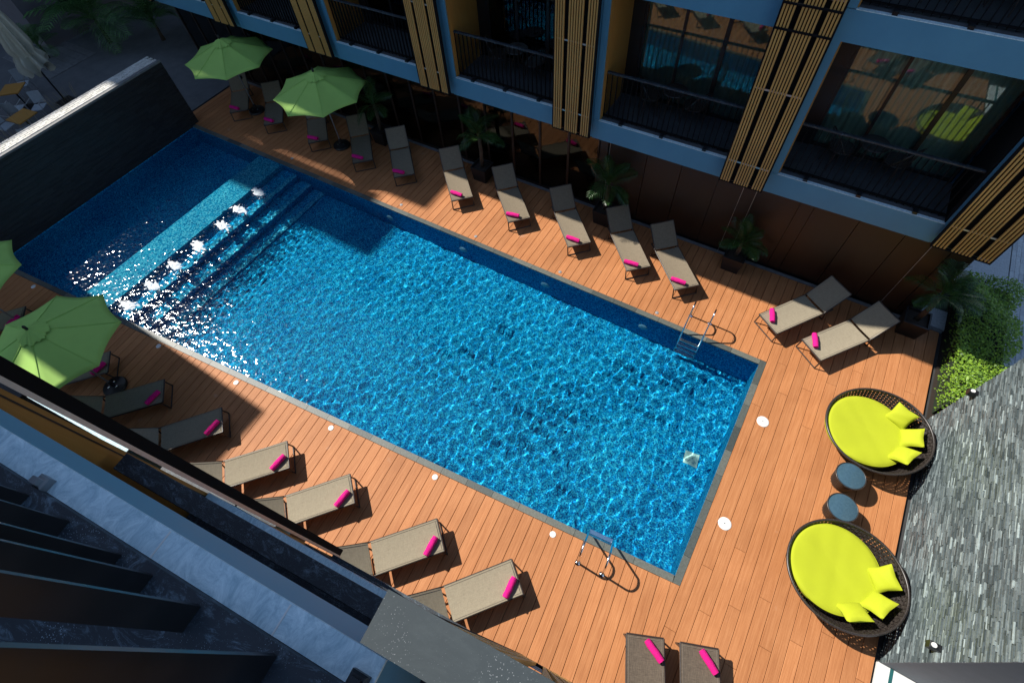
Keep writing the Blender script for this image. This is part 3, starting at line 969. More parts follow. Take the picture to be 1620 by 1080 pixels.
# ------------------------------------------------------------------ daybeds
def make_daybed():
    t = empty('daybed')
    # rim height rises towards the back (+x)
    def rim(th): return .40 + .20 * (.5 + .5 * math.cos(th)) ** 1.3
    def rad(th): return .93 + .03 * math.cos(th)
    nth, nz = 84, 12
    def pt(th, u, off=0.0):
        r = (.66 + (rad(th) - .66) * (u ** .7)) + off
        z = .06 + (rim(th) - .06) * u
        return Vector((r * math.cos(th), r * math.sin(th), z))
    shell = MB()
    # woven strands: verticals and horizontals as flat ribbons with gaps between
    for k in range(nth):
        th = 2 * math.pi * k / nth
        dth = .72 * math.pi / nth
        vs = []
        for i in range(nz + 1):
            u = i / nz
            off = .006 * (1 if (i + k) % 2 else -1)
            for d_ in (-dth, dth): vs.append(tuple(pt(th + d_, u, off)))
            for d_ in (-dth, dth): vs.append(tuple(pt(th + d_, u, off - .008)))
        fs = []
        for i in range(nz):
            a = i * 4
            fs += [(a, a + 1, a + 5, a + 4), (a + 2, a + 6, a + 7, a + 3), (a, a + 4, a + 6, a + 2), (a + 1, a + 3, a + 7, a + 5)]
        shell.add(vs, fs)
    so = shell.build('wicker_stake', M['wicker'], t); so['kind'] = 'stuff'
    hz = MB()
    nh = 20
    for i in range(nh):
        u0, u1 = (i + .06) / nh, (i + .90) / nh
        vs = []; nn_ = 168
        for k in range(nn_):
            th = 2 * math.pi * k / nn_
            off = .007 * (1 if (k // 2 + i) % 2 else -1)
            for u in (u0, u1):
                vs.append(tuple(pt(th, u, off)))
        fs = [(2 * k, 2 * ((k + 1) % nn_), 2 * ((k + 1) % nn_) + 1, 2 * k + 1) for k in range(nn_)]
        hz.add(vs, fs)
    ho = hz.build('wicker_band', M['wicker'], t); ho['kind'] = 'stuff'
    rm = MB()
    rm.tube([tuple(pt(2 * math.pi * k / 72, 1.0)) for k in range(72)], .024, 8, True)
    rm.build('rim', M['wicker'], t, True)
    bs = MB(); bs.tube([tuple(pt(2 * math.pi * k / 60, 0.0)) for k in range(60)], .03, 8, True)
    bs.lathe([(.64, .10), (.64, .16)], 48)
    bs.build('base', M['wicker'], t, True, 40)
    for k in range(4):
        f = MB(); f.lathe([(.03, 0), (.034, .04)], 10, TR(.6 * math.cos(.8 + k * 1.571), .6 * math.sin(.8 + k * 1.571), 0)); f.build('foot', M['black'], t)
    c = MB()
    RC = .765; n = 72
    prof = [(.0, .333), (.12, .334), (.24, .336), (.36, .338), (.48, .341), (.6, .343), (.68, .342), (.735, .336), (RC, .31), (RC, .23), (.73, .19), (.0, .185)]
    prof = [(max(r, .001), z + .045) for r, z in prof]
    c.lathe(prof[::-1], n, TR(-.115, 0, 0), cap=True)
    c.v = [(x, y, z + (.0055 * math.sin(6.1 * x + 2.2 * math.sin(4.7 * y)) * math.sin(5.3 * y + 1.4) + .0025 * math.sin(17 * x + 9 * y) if z > .36 else 0)) for x, y, z in c.v]
    co_ = c.build('seat_cushion', M['lime'], t, True, 50)
    pp = MB(); pp.tube([(-.115 + RC * math.cos(2 * math.pi * k / 72), RC * math.sin(2 * math.pi * k / 72), .355) for k in range(72)], .006, 6, True)
    pp.build('piping', M['lime'], co_, True)
    return t
def pillow_mesh():
    m = MB(); n = 14; vs = []; fs = []
    S = .21
    for sgn in (1, -1):
        for i in range(n + 1):
            for j in range(n + 1):
                u, v = i / n * 2 - 1, j / n * 2 - 1
                b = ((1 - u ** 2) * (1 - v ** 2)) ** .42
                pinch = 1 - .10 * (1 - abs(u * v)) * max(abs(u), abs(v)) ** 3
                vs.append((u * S * pinch, v * S * pinch, sgn * (.085 * b) + .004 * math.sin(7 * u + 3 * v) * b))
    k = (n + 1) ** 2
    for i in range(n):
        for j in range(n):
            a = i * (n + 1) + j
            fs.append((a, a + n + 1, a + n + 2, a + 1)); fs.append((k + a, k + a + 1, k + a + n + 2, k + a + n + 1))
    m.add(vs, fs)
    return m.mesh('cushion', M['lime'], True)
pil = pillow_mesh()
DB = [(3.80, 6.93, R(12), 'round wicker daybed with lime cushion by the hedge end of the stone wall'), (3.84, 3.88, R(-22), 'round wicker daybed with lime cushion at the white step end of the stone wall')]
dp = make_daybed()
for i, (x, y, a, lab) in enumerate(DB):
    o = dp if i == 0 else copy_tree(dp)
    o.location = (x, y, 0); o.rotation_euler = (0, 0, a)
    tag(o, lab, 'daybed', 'round daybeds')
    for k, (pa, nm) in enumerate(((43, 'nearest the hedge'), (0, 'in the middle'), (-43, 'farthest from the hedge'))):
        th = a + R(pa)
        c = link_mesh('throw_pillow', pil, None, (x + .62 * math.cos(th), y + .62 * math.sin(th), .50))
        c.rotation_euler = Matrix(( (1,0,0),(0,1,0),(0,0,1))).to_euler()
        mrot = Matrix.Rotation(th + R((8, -5, 10)[k]), 4, 'Z') @ Matrix.Rotation(R(-44), 4, 'Y') @ Matrix.Rotation(R((4, 0, -6)[k]), 4, 'Z')
        c.rotation_euler = mrot.to_euler()
        tag(c, f'square lime pillow on the daybed {"by the hedge" if i == 0 else "by the white step"}, {nm}', 'pillow', 'lime pillows on the daybeds')

# wicker side tables
def make_stool():
    t = empty('side_table')
    b = MB(); n, nz = 44, 12
    for k in range(n):
        th = 2 * math.pi * k / n; d = .62 * math.pi / n
        vs = []
        for i in range(nz + 1):
            u = i / nz
            r = .20 + .062 * u + .005 * (1 if (i + k) % 2 else -1)
            vs += [(r * math.cos(th - d), r * math.sin(th - d), .02 + .385 * u), (r * math.cos(th + d), r * math.sin(th + d), .02 + .385 * u)]
        b.add(vs, [(2 * i, 2 * i + 1, 2 * i + 3, 2 * i + 2) for i in range(nz)])
    b.lathe([(.195, .03), (.25, .38)], 40, None, False)
    b.build('wicker_body', M['wicker'], t)
    r = MB(); r.tube([(.265 * math.cos(2 * math.pi * k / 40), .265 * math.sin(2 * math.pi * k / 40), .405) for k in range(40)], .013, 6, True)
    r.build('rim', M['wicker'], t, True)
    g = MB(); g.lathe([(.252, .405), (.252, .418), (.245, .421), (.001, .421)], 40); g.build('glass_top', M['stool_glass'], t, True, 30)
    return t
sp_ = make_stool()
for i, (x, y, lab) in enumerate(((3.60, 5.74, 'round dark wicker side table with glass top, nearer the hedge'), (3.60, 5.05, 'round dark wicker side table with glass top, farther from the hedge'))):
    o = sp_ if i == 0 else copy_tree(sp_)
    o.location = (x, y, 0); o.rotation_euler.z = i * .4
    tag(o, lab, 'side table', 'wicker side tables')

# ------------------------------------------------------------------ pool ladders
def make_ladder():
    t = empty('pool_ladder')     # local +y points into the water
    for sx in (-.24, .24):
        pts = [(sx, -.40, .0)]
        pts += [(sx, -.40, z) for z in (.2, .4, .5)]
        for k in range(1, 9):
            a = math.pi - k / 9 * math.pi * .78
            pts.append((sx, -.22 + .18 * math.cos(a), .5 + .18 * math.sin(a)))
        pts += [(sx, .06, .33), (sx, .22, .06), (sx, .27, -.2), (sx, .27, -.95)]
        m = MB(); m.tube(pts, .0195, 10); m.build('handrail', M['steel'], t, True)
        f = MB(); f.lathe([(.05, 0), (.05, .012), (.03, .03), (.021, .035)], 16, TR(sx, -.40, 0)); f.build('flange', M['steel'], t, True, 40)
    for z in (-.16, -.42, -.68, -.92):
        m = MB(); m.bbox(-.24, .24, .225, .315, z - .02, z, .005)
        for k in range(4): m.box(-.23, .23, .235 + k * .02, .242 + k * .02, z, z + .004)
        o = m.build('tread', M['steel'], t); o.cycles.is_caustics_receiver = True
    return t
la = make_ladder()
la.location = (-.18, 7.79, 0); la.rotation_euler = (0, 0, math.pi)
tag(la, 'stainless steel pool ladder on the far hotel-side edge', 'ladder', 'pool ladders')
lb = copy_tree(la)
pb = near(.17, T_EDGE - .02)
lb.location = (pb.x, pb.y, 0); lb.rotation_euler = (0, 0, ANG_N)
tag(lb, 'stainless steel pool ladder on the near edge by the sunlit deck corner', 'ladder', 'pool ladders')

# ------------------------------------------------------------------ stone-clad wall at the pool end
sw = empty('stone_wall', (4.82, 0, 0))
tag(sw, 'tall grey wall clad in thin split-stone strips behind the daybeds', 'wall')
SY0, SY1, SH = 2.93, 8.0, 3.9
m = MB(); m.box(.03, 3.2, SY0, SY1 - .02, -.05, SH); m.build('wall_core', M['plaster'], sw)
rowh = .023
unit = MB().box(-.5, .5, -.5, .5, -.5, .5)
unit_me = unit.mesh('stone', M['ledger'])
rest = MB()
cnt = 0
stones = []
rg = random.Random(3)
z = 0.0
while z < SH:
    h = rowh * rg.choice((.7, 1, 1, 1.25))
    y = SY0 + rg.uniform(-.1, 0)
    while y < SY1:
        L = rg.uniform(.10, .30)
        y2 = min(y + L, SY1)
        ya = max(y, SY0)
        if y2 - ya > .03: stones.append((ya, y2, z, h, rg.uniform(.0, .022)))
        y = y2
    z += h
order = sorted(range(len(stones)), key=lambda i: -((stones[i][1] - stones[i][0]) * stones[i][3] * (stones[i][4] + .015) * (2 if stones[i][2] < 2.6 else 0)))
big = set(order[:290])
for i, (ya, yb, zz, h, dpt) in enumerate(stones):
    if i in big:
        o = link_mesh('stone', unit_me, sw)
        o.location = (.03 - dpt / 2 - .001, (ya + yb) / 2, zz + h / 2); o.scale = (dpt + .004, yb - ya - .003, h - .003)
    else:
        rest.box(.03 - dpt - .002, .034, ya + .0015, yb - .0015, zz + .0015, zz + h - .0015)
ro = rest.build('stone_strips', M['ledger'], sw); ro['kind'] = 'stuff'
# wall washers
for (y, zz, lab) in ((7.82, 1.5, 'small dark wall spotlight at the hedge end of the stone wall'), (3.12, 1.46, 'small dark wall spotlight at the white step end of the stone wall')):
    t = empty('wall_light', (4.79, y, zz))
    m = MB(); m.bbox(-.10, .06, -.05, .05, -.06, .06, .01); m.build('housing', M['frame'], t)
    m = MB(); m.lathe([(.038, 0), (.036, .012)], 14, TR(-.05, 0, .06)); m.build('lens', M['lamp_white'], t, True, 40)
    tag(t, lab, 'light', 'wall spotlights')
st = MB(); st.bbox(4.80, 8.0, .4, 2.925, -.05, .03, .01)
tag(st.build('white_step', M['white']), kind='structure')
st = MB(); st.box(4.98, 5.03, .4, 2.92, .03, .036)
tag(st.build('step_drain_line', pm('teal_strip', (.02, .12, .12), None, .4)), kind='structure')

# ------------------------------------------------------------------ waterfall wall
ww = empty('waterfall_wall', (-18.45, 0, 0))
tag(ww, 'dark slate waterfall wall with pale brick top along the pool end', 'wall')
WT = 2.2
m = MB(); m.box(-.60, -.035, -2.0, 7.94, -.9, WT - .07); m.build('wall_core', M['mortar'], ww)
rest = MB(); rg = random.Random(9)
z = -.06; tiles = []
while z < WT - .09:
    h = .062
    y = -.4 + rg.uniform(-.2, 0)
    while y < 7.94:
        y2 = min(y + rg.uniform(.22, .5), 7.94)
        tiles.append((y, y2, z, h, rg.uniform(.004, .022)))
        y = y2
    z += h
for (ya, yb, zz, h, dpt) in tiles:
    rest.box(-.036, -.035 + dpt, ya + .002, yb - .002, zz + .002, min(zz + h - .002, WT - .075))
ro = rest.build('slate_strips', M['dark_stone'], ww); ro['kind'] = 'stuff'
m = MB(); m.box(-.10, .0, -2.0, 7.94, WT - .07, WT - .012); m.build('spill_lip', M['edging'], ww)
bmesh_cache = MB().bbox(-.108, .108, -.5, .5, -.05, 0, .006)
brick_w, brick_l = .095, .215
bu = MB().bbox(-brick_w / 2 + .005, brick_w / 2 - .005, -brick_l / 2 + .005, brick_l / 2 - .005, -.06, 0, .006).mesh('brick', M['white_brick'])
for r_ in range(5):
    y = -.6 + (r_ % 2) * brick_l / 2
    while y < 7.85:
        link_mesh('brick', bu, ww, (-.548 + r_ * (brick_w + .001), y, WT + random.uniform(-.003, .003)))
        y += brick_l

# ------------------------------------------------------------------ terrace behind the waterfall wall
t_ = MB(); t_.box(-60, -19.26, -12, 30, -.055, -.004)
tag(t_.build('terrace', M['terrace']), kind='structure')
for k in range(6):
    s_ = MB(); s_.bbox(-30, -26.4 + .0, 7.1 + k * .35, 7.1 + k * .35 + .33, -.003, .018, .006)
    tag(s_.build('terrace_slab', M['edging']), kind='structure')

# ------------------------------------------------------------------ building facade module (both buildings share the design)
SLATS = [i * .0515 for i in range(4)] + [.275 + i * .0515 for i in range(6)] + [.655 + i * .0515 for i in range(4)]
def slat_screen(parent, a0, wd, z0, z1, cap_mat, bars=(), back=False):
    fr = MB()
    fr.box(a0, a0 + .03, -.085, 0, z0, z1)
    fr.box(a0 + wd - .03, a0 + wd, -.085, 0, z0, z1)
    fr.box(a0 + .03, a0 + wd - .03, -.06, -.004, z0, z0 + .03)
    if back: fr.box(a0 + .03, a0 + wd - .03, -.085, -.075, z0 + .03, z1 - .03)
    for zb in bars:
        fr.box(a0 + .03, a0 + wd - .03, -.03, .012, zb, zb + .035)
    o = fr.build('slat_screen', M['matte_black'], parent)
    c = MB(); c.box(a0 - .004, a0 + wd + .004, -.09, .006, z1, z1 + .012); c.build('screen_cap', cap_mat, o)
    br = MB()
    zz = z0 + .5
    while zz < z1:
        br.box(a0 + .03, a0 + wd - .03, -.05, -.036, zz, zz + .028); zz += 1.55
    br.build('bracket', M['alu'], o)
    sl = MB().box(0, .031, -.035, -.002, z0 + .031, z1 - .002).mesh('slat', M['slat'])
    sc_ = (wd - .06 - .031) / (SLATS[-1])
    for x in SLATS:
        link_mesh('slat', sl, o, (a0 + .03 + x * sc_, 0, 0))
    return o

def railing(parent, a0, a1, o0, o1, z, hz=1.05, lugs=True, gap=.115, rail_mat=None):
    h = MB(); h.bbox(a0, a1, o0, o1, z + hz, z + hz + .035, .005)
    ro = h.build('handrail', rail_mat or M['rail_dust_ledge_shade'], parent)
    b = MB()
    b.box(a0, a1, (o0 + o1) / 2 - .02, (o0 + o1) / 2 + .02, z + .05, z + .075)
    om = (o0 + o1) / 2
    n = int((a1 - a0) / gap)
    for k in range(n + 1):
        a = a0 + k * (a1 - a0) / n
        b.box(a - .006, a + .006, om - .02, om + .02, z + .02, z + hz)
    bo = b.build('baluster_bars', M['matte_black'], ro); bo['kind'] = 'stuff'
    for k in range(3 if lugs else 0):
        a = a0 + (k + .5) * (a1 - a0) / 3
        q = MB(); q.box(a - .04, a + .04, om - .02, om + .16, z - .02, z + .05); q.build('bracket', M['frame'], ro)
    return ro

def curtain(parent, a0, a1, o, z0, z1, amp=.035, lam=.11, mat='curtain'):
    m = MB(); n = max(8, int((a1 - a0) / .02)); vs = []
    for i in range(n + 1):
        a = a0 + (a1 - a0) * i / n
        d = amp * math.sin(2 * math.pi * a / lam + .6 * math.sin(a * 5)) + .01 * math.sin(a * 23)
        vs += [(a, o + d, z0), (a, o + d, z1)]
    m.add(vs, [(2 * i, 2 * i + 2, 2 * i + 3, 2 * i + 1) for i in range(n)])
    return m.build('curtain', M[mat], parent, True)

def balcony_bay(B, a0, a1, tops, o_sp, hs=.48, depth=1.30, rails=True, ledge_w=.07):
    """one bay of balconies between two slat screens; o = outward axis"""
    for li, zt in enumerate(tops):
        f = o_sp[li] if isinstance(o_sp, (list, tuple)) else o_sp
        s_ = MB(); s_.box(a0, a1, -depth - .35, f, zt - hs, zt - .012)
        s_.build('spandrel', M['spandrel'], B)
        l_ = MB(); l_.box(a0, a1, f - ledge_w, f + .003, zt - .012, zt); l_.build('ledge', M['ledge'], B)
        fl = MB(); fl.box(a0, a1, -depth, f - ledge_w - .001, zt - .012, zt + .006); fl.build('balcony_floor', M['balcony_floor'], B)

def balcony_door(B, a0, a1, o, z0, z1, npane, side):
    fr = MB()
    fr.box(a0, a1, o - .05, o, z0, z0 + .06); fr.box(a0, a1, o - .05, o, z1 - .06, z1)
    ws = (a1 - a0) / npane
    for k in range(npane + 1):
        a = min(max(a0 + k * ws, a0 + .03), a1 - .03)
        wd = .055 if k != npane // 2 else .085
        fr.box(a - wd / 2, a + wd / 2, o - .05, o + .002, z0 + .06, z1 - .06)
    d = fr.build('window', M['frame'], B)
    for k in range(npane):
        p = MB(); p.box(a0 + k * ws + .03, a0 + (k + 1) * ws - .03, o - .03, o - .022, z0 + .06, z1 - .06)
        p.build('pane', M['glass'], d)
    return d

# ------------------------------------------------------------------ hotel opposite
hotel = empty('hotel_building', (0, 9.6, 0), math.pi)      # local x = -X, local y = outward (towards the pool)
tag(hotel, 'blue-grey hotel with wooden slat screens and dark balconies across the pool', 'building')
FIN = [(3.02, 4.01), (-1.05, -.14), (-5.11, -4.14), (-9.07, -8.13), (-13.12, -12.18), (-17.17, -16.23), (-21.2, -20.3)]
TOPS = [3.27, 6.35, 9.43]
for (x0, x1) in FIN:
    slat_screen(hotel, -x1, x1 - x0, 2.87, 9.6, M['frame'], (5.95, 6.33), True)
O_SP = -.2
for i in range(len(FIN)):
    xr = FIN[i][0]                                        # right end of bay = left edge of this screen
    xl = FIN[i + 1][1] if i + 1 < len(FIN) else -24.4
    # party wall behind each screen
    pw = MB(); pw.box(-FIN[i][1] + .0, -FIN[i][0] - .0, -1.65, -.215, 2.79, 12.6); pw.build('party_wall', M['spandrel'], hotel)
    if i + 1 <= len(FIN):
        a0, a1 = -xr, -xl
        balcony_bay(hotel, a0, a1, TOPS, O_SP, .48, 1.42)
        ps = MB(); ps.box(a1 - .13, a1, -.33, -.197, 2.79, 9.43); ps.build('pilaster', M['spandrel'], hotel)
        for li, zt in enumerate(TOPS[:2]):
            zb, zc = zt + .008, TOPS[li + 1] - .485
            c_ = MB(); c_.box(a1 - .155, a1 - .131, -1.40, -.235, zb, zc); c_.build('cheek_panel', M['cheek'], hotel)
            c_ = MB(); c_.box(a0 + .001, a0 + .025, -1.40, -.235, zb, zc); c_.build('cheek_panel', M['matte_black'], hotel)
            railing(hotel, a0 + .03, a1 - .16, -.40, -.335, zt, 1.03)
            if xl > -21:
                d = balcony_door(hotel, a0 + .06, a1 - .42, -1.42, zt + .01, TOPS[li + 1] - .49, 3, 0)
                sd = MB(); sd.box(a1 - .42, a1 - .155, -1.5, -1.40, zt + .01, TOPS[li + 1] - .49); sd.build('door_reveal', M['frame'], hotel)
                curtain(hotel, a0 + .1, a1 - .45, -1.53, zt + .02, TOPS[li + 1] - .5)
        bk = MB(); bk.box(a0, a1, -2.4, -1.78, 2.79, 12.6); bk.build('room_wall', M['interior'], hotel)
# top storey and roof edge (above the picture)
rb = MB(); rb.box(-4.05, 24.4, -1.6, -.15, 12.3, 12.9); rb.build('roof_edge', M['spandrel'], hotel)
rb = MB(); rb.box(-4.05, 24.4, -12, -2.41, 2.79, 12.9); rb.build('upper_mass', M['plaster'], hotel)
# ground floor: glass front on the left, brown panels on the right
gz1 = 2.785
mull = [-4.24 - .885 * k for k in range(0, 20)]
mb = MB()
for i, x in enumerate(mull):
    o = MB(); o.box(-x - .03, -x + .03, -1.04, -.975, .0, gz1); o.build('mullion', M['brown'], hotel)
o = MB(); o.box(-mull[0], -mull[-1], -1.03, -.98, 0, .07); o.build('sill', M['brown'], hotel)
for i in range(len(mull) - 1):
    p = MB(); p.box(-mull[i] + .032, -mull[i + 1] - .032, -1.012, -1.004, .07, gz1); p.build('pane', M['glass'], hotel)
curtain(hotel, -mull[0] + .02, -mull[-1], -1.2, .03, gz1, .03, .10)
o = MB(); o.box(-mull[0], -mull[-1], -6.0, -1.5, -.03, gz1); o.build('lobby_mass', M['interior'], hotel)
o = MB(); o.box(4.0, 4.239, -1.1, -.975, 0, gz1); o.build('corner_post', M['frame'], hotel)
jo = [-3.98, -2.95, -2.06, -1.15, -.22, .70, 1.0, 1.93, 2.83, 3.73, 4.15]
for i in range(len(jo) - 1):
    p = MB(); p.box(-jo[i + 1] + .008, -jo[i] - .008, -1.03, -.98 + (.008 if i % 2 else 0), .1, gz1); p.build('wall_panel', M['brown'], hotel)
o = MB(); o.box(-4.15, 3.98, -6.0, -1.031, -.03, gz1); o.build('service_wall', M['frame'], hotel)
for x in (-3.93, -.55, -.25, 3.35):
    p = MB(); p.tube([(-x, -.93, .02), (-x, -.93, 2.78)], .005, 6); p.build('downpipe', M['alu'], hotel)

# balcony furniture on the hotel
def make_wire_chair():
    t = empty('balcony_chair')
    m = MB()
    seat = [(.24 * math.cos(a), .24 * math.sin(a), .43) for a in [2 * math.pi * k / 20 for k in range(20)]]
    m.tube(seat, .012, 6, True)
    m.lathe([(.23, .42), (.23, .44)], 20)
    m.build('seat', M['wicker'], t)
    b = MB()
    arc = [(-.05 - .24 * math.sin(math.pi * k / 14), .30 * math.cos(math.pi * k / 14), .46 + .38 * math.sin(math.pi * k / 14)) for k in range(15)]
    b.tube(arc, .013, 6)
    for k in range(1, 14):
        p = arc[k]; b.tube([(p[0] * .75, p[1] * .72, .44), p], .006, 4)
    b.build('backrest', M['wicker'], t)
    for sx in (-.17, .17):
        for sy in (-.17, .17):
            l_ = MB(); l_.tube([(sx * .8, sy * .8, .43), (sx * 1.1, sy * 1.1, .01)], .011, 6); l_.build('leg', M['wicker'], t)
    return t
def make_bistro():
    t = empty('balcony_table')
    m = MB(); m.lathe([(.27, .60), (.28, .615), (.27, .63)], 28); m.build('table_top', M['wicker'], t, True, 40)
    for k in range(3):
        a = 2.1 * k
        l_ = MB(); l_.tube([(.05 * math.cos(a), .05 * math.sin(a), .6), (.24 * math.cos(a), .24 * math.sin(a), .01)], .011, 6); l_.build('leg', M['wicker'], t)
    return t
ch = make_wire_chair(); tb = make_bistro()
first = True
names = {(1.4, 0): 'first floor balcony at the right', (-2.6, 0): 'first floor balcony in the middle', (-6.6, 0): 'first floor balcony left of the middle', (1.4, 1): 'second floor balcony at the top right'}
for (x, li), nm in names.items():
    z = TOPS[li] + .007
    for k, (dx, dy, rz, w_) in enumerate(((-.55, .30, 210, 'left'), (.45, .35, -30, 'right'))):
        o = ch if first else copy_tree(ch)
        first = False
        o.location = (x + dx, 10.25 + dy, z); o.rotation_euler = (0, 0, R(rz + 180))
        tag(o, f'dark woven chair on the {nm}, {w_} of its table', 'chair', 'balcony chairs')
    o = tb if (x, li) == (1.4, 0) else copy_tree(tb)
    o.location = (x - .05, 10.62, z)
    tag(o, f'small round dark table on the {nm}', 'table', 'balcony tables')

# ------------------------------------------------------------------ near building under the camera
nb = empty('near_building', (0, 0, 0), ANG_N)
nb.location = (NN * -.022)
tag(nb, 'blue-grey balcony building right below the viewpoint with dusty ledges and slat screens', 'building')
OT = .022
slat_screen(nb, -.31, .93, 2.87, 9.34, M['cap'])
fin1 = slat_screen(nb, -4.05, .93, 2.87, 9.34, M['cap'])
fin1.location.y = .055
slat_screen(nb, -8.1, .93, 2.87, 9.34, M['cap'])
slat_screen(nb, 3.7, .93, 2.87, 9.34, M['cap'])
NT = [3.2, 6.2, 9.17]
NO = [-.07 + OT, -.092 + OT, -.137 + OT]
for (a0, a1) in ((-3.08, -.30), (-7.17, -4.05), (-12, -8.1), (.62, 3.7)):
    for li, zt in enumerate(NT):
        f = NO[li]
        if f > -.09: f = min(f, -.05)
        lw = (.05, .048, .066)[li]
        s_ = MB(); s_.box(a0, a1, -1.7, f, zt - .48, zt - .012); s_.build('spandrel', M['spandrel'], nb)
        l_ = MB(); l_.box(a0, a1, f - lw, f + .003, zt - .012, zt); l_.build('ledge', M['ledge'] if li else M['rail_dust_ledge_shade'], nb)  # lowest ledge has its shade put into the colour, using the dusty rail tone
        ch_ = MB(); ch_.box(a0, a1, f - lw - .5, f - lw - .001, zt - .012, zt + .03); ch_.build('rail_channel', M['rail_dust_ledge_shade'], nb)
        fl = MB(); fl.box(a0, a1, -1.4, f - lw - .501, zt - .012, zt + .006); fl.build('balcony_floor', M['balcony_floor'], nb)
    for li, zt in enumerate(NT[:2]):
        railing(nb, a0 + .1, a1, -.217 + OT, -.10 + OT, zt, 1.07, False)
        dn = balcony_door(nb, a0 + .1, a1 - .1, -1.42, zt + .01, NT[li + 1] - .49, 3, 0)
# pilaster strip, aluminium trim and timber cheek beside the next screen
for a in (-3.10, -7.19, .6):
    p = MB(); p.box(a - .02, a + .0, -1.4, -.10 + OT, 2.75, 9.1); p.build('cheek_panel', M['cheek'], nb)
    p = MB(); p.box(a + .0, a + .004, -.135 + OT, -.125 + OT, 2.75, 9.1); p.build('cheek_groove', M['frame'], nb)
    p = MB(); p.box(a - .01, a + .012, -.078 + OT, -.048 + OT, 2.9, 9.1); p.build('trim_strip', M['alu'], nb)
p = MB(); p.box(-12, -3.4, -8, -1.75, 9.3, 12.6); p.build('added_blocker_support', M['plaster'], nb)  # added unseen block carrying the sun blocker, cut short to let sky in
p = MB(); p.box(-12, 5, -8, -1.75, 0, 9.299); p.build('building_mass', M['plaster'], nb)
p = MB(); p.box(-10, -3.5, -1.75, .75, 12.4, 12.44); p.build('unseen_sun_blocker', M['plaster'], nb)  # added unseen slab, sized to keep sun off the ledges below
p = MB(); p.box(-12, 5, -1.75, -1.5, 0, 2.72); p.build('ground_floor_wall', M['frame'], nb)
# railing of the balcony right below the viewpoint: flat upright bars standing in the channel
zt = NT[2]
bl = MB().box(-.006, .006, -.055, 0, zt + .03, zt + 1.05).mesh('baluster', M['frame'])
fl_s = [-1.15, -.97, -.868, -.722, -.508, -.36, -.22, -.08] + [-1.30 - .15 * k for k in range(11)]
for a in fl_s:
    link_mesh('baluster', bl, nb, (a, -.222 + OT, 0))
p = MB(); p.bbox(-3.0, -.30, -.30 + OT, -.20 + OT, zt + 1.05, zt + 1.085, .004); p.build('handrail', M['rail_dust_ledge_shade'], nb)
# clamps on the ledge
for a, w_ in ((-1.31, .034), (-.33, .04)):
    p = MB(); p.bbox(a - w_ / 2, a + w_ / 2, -.205 + OT, -.172 + OT, zt, zt + .025, .005); p.box(a - .012, a + .012, -.198 + OT, -.182 + OT, zt + .025, zt + .04)
    p.build('rail_clamp', M['pole'] if a < -1 else M['frame'], nb)
for a in (-.92, -.55):                   # joints across the ledge
    p = MB(); p.box(a - .002, a + .002, -.203 + OT, -.137 + OT, zt - .001, zt + .0015); p.build('ledge_joint', M['white'], nb)
# fixing lugs between the screen and the facade
for a in (-.22, .0, .25):
    p = MB(); p.box(a - .04, a + .03, -.137 + OT, -.09, 9.05, 9.08); p.build('screen_lug', M['alu'], nb)

# ------------------------------------------------------------------ west buildings (cast the long shadows on the left)
wb = empty('neighbour_building', (-28.6, 8.45, 0))
tag(wb, 'plain dark violet-grey building rising behind the terrace palm', 'building')
def block(x0, x1, y0, y1, h):
    m = MB(); m.box(x0 + 28.6, x1 + 28.6, y0 - 8.45, y1 - 8.45, -.05, h); return m.build('wall', M['west'], wb)
block(-42, -28.6, 8.45, 26, 28.6 - 8.5)
block(-44, -36.0, 6.65, 8.44, 36 - 10.1)
block(-46, -38.0, 1.21, 6.64, 38 - 16.75)
for k in range(6):
    for r_ in range(5):
        p = MB(); p.box(-.02, .03, 1.5 + k * 2.6, 2.9 + k * 2.6, 1.0 + r_ * 3.4, 2.9 + r_ * 3.4); wi = p.build('window', M['frame'], wb)
        p = MB(); p.box(.031, .036, 1.56 + k * 2.6, 2.84 + k * 2.6, 1.06 + r_ * 3.4, 2.84 + r_ * 3.4); p.build('pane', M['glass'], wi)
sb = empty('side_wing', (-22, -6, 0))
tag(sb, 'tall plain wing beside the waterfall wall beyond the left picture edge', 'building')
m = MB(); m.box(-8, 0, 5.45, 7.21, -.05, 22 - 7.9); m.build('wall', M['west'], sb)
m = MB(); m.box(-8, 0, -6, 5.449, -.05, 22 - 9.25); m.build('wall', M['west'], sb)

# ------------------------------------------------------------------ palms and pots
def frond_mesh(L, nl, wl, droop, rg, lift=.9):
    m = MB()
    pts = []
    for i in range(9):
        u = i / 8
        x = L * (u * .92)
        z = L * (lift * u - droop * u * u)
        pts.append(Vector((x, .03 * L * math.sin(u * 3 + rg.random()), z)))
    m.tube(pts, [.012 * (1 - .8 * i / 8) for i in range(9)], 5)
    for i in range(nl):
        u = .16 + .82 * i / (nl - 1)
        k = min(7, int(u * 8)); f = u * 8 - k
        p = pts[k].lerp(pts[k + 1], f)
        t = (pts[k + 1] - pts[k]).normalized()
        for s_ in (-1, 1):
            ll = wl * (math.sin(math.pi * min(1, u * .92 + .1)) * .8 + .25) * rg.uniform(.85, 1.1)
            side = Vector((0, s_, 0))
            d = (side * .80 + t * .55 + Vector((0, 0, .12))).normalized()
            tip = p + d * ll + Vector((0, 0, -.28 * ll))
            midp = p + d * ll * .5 + Vector((0, 0, .02 * ll))
            n = t * .013
            m.add([tuple(p - n * .5), tuple(p + n * .5), tuple(midp + n), tuple(midp - n), tuple(tip)], [(0, 1, 2, 3), (3, 2, 4)])
    return m
rgp = random.Random(21)
FRM = [frond_mesh(1.0, 22, .36, d_, rgp, l_) for d_, l_ in ((.55, .95), (.75, .9), (.45, 1.1), (.95, .8))]
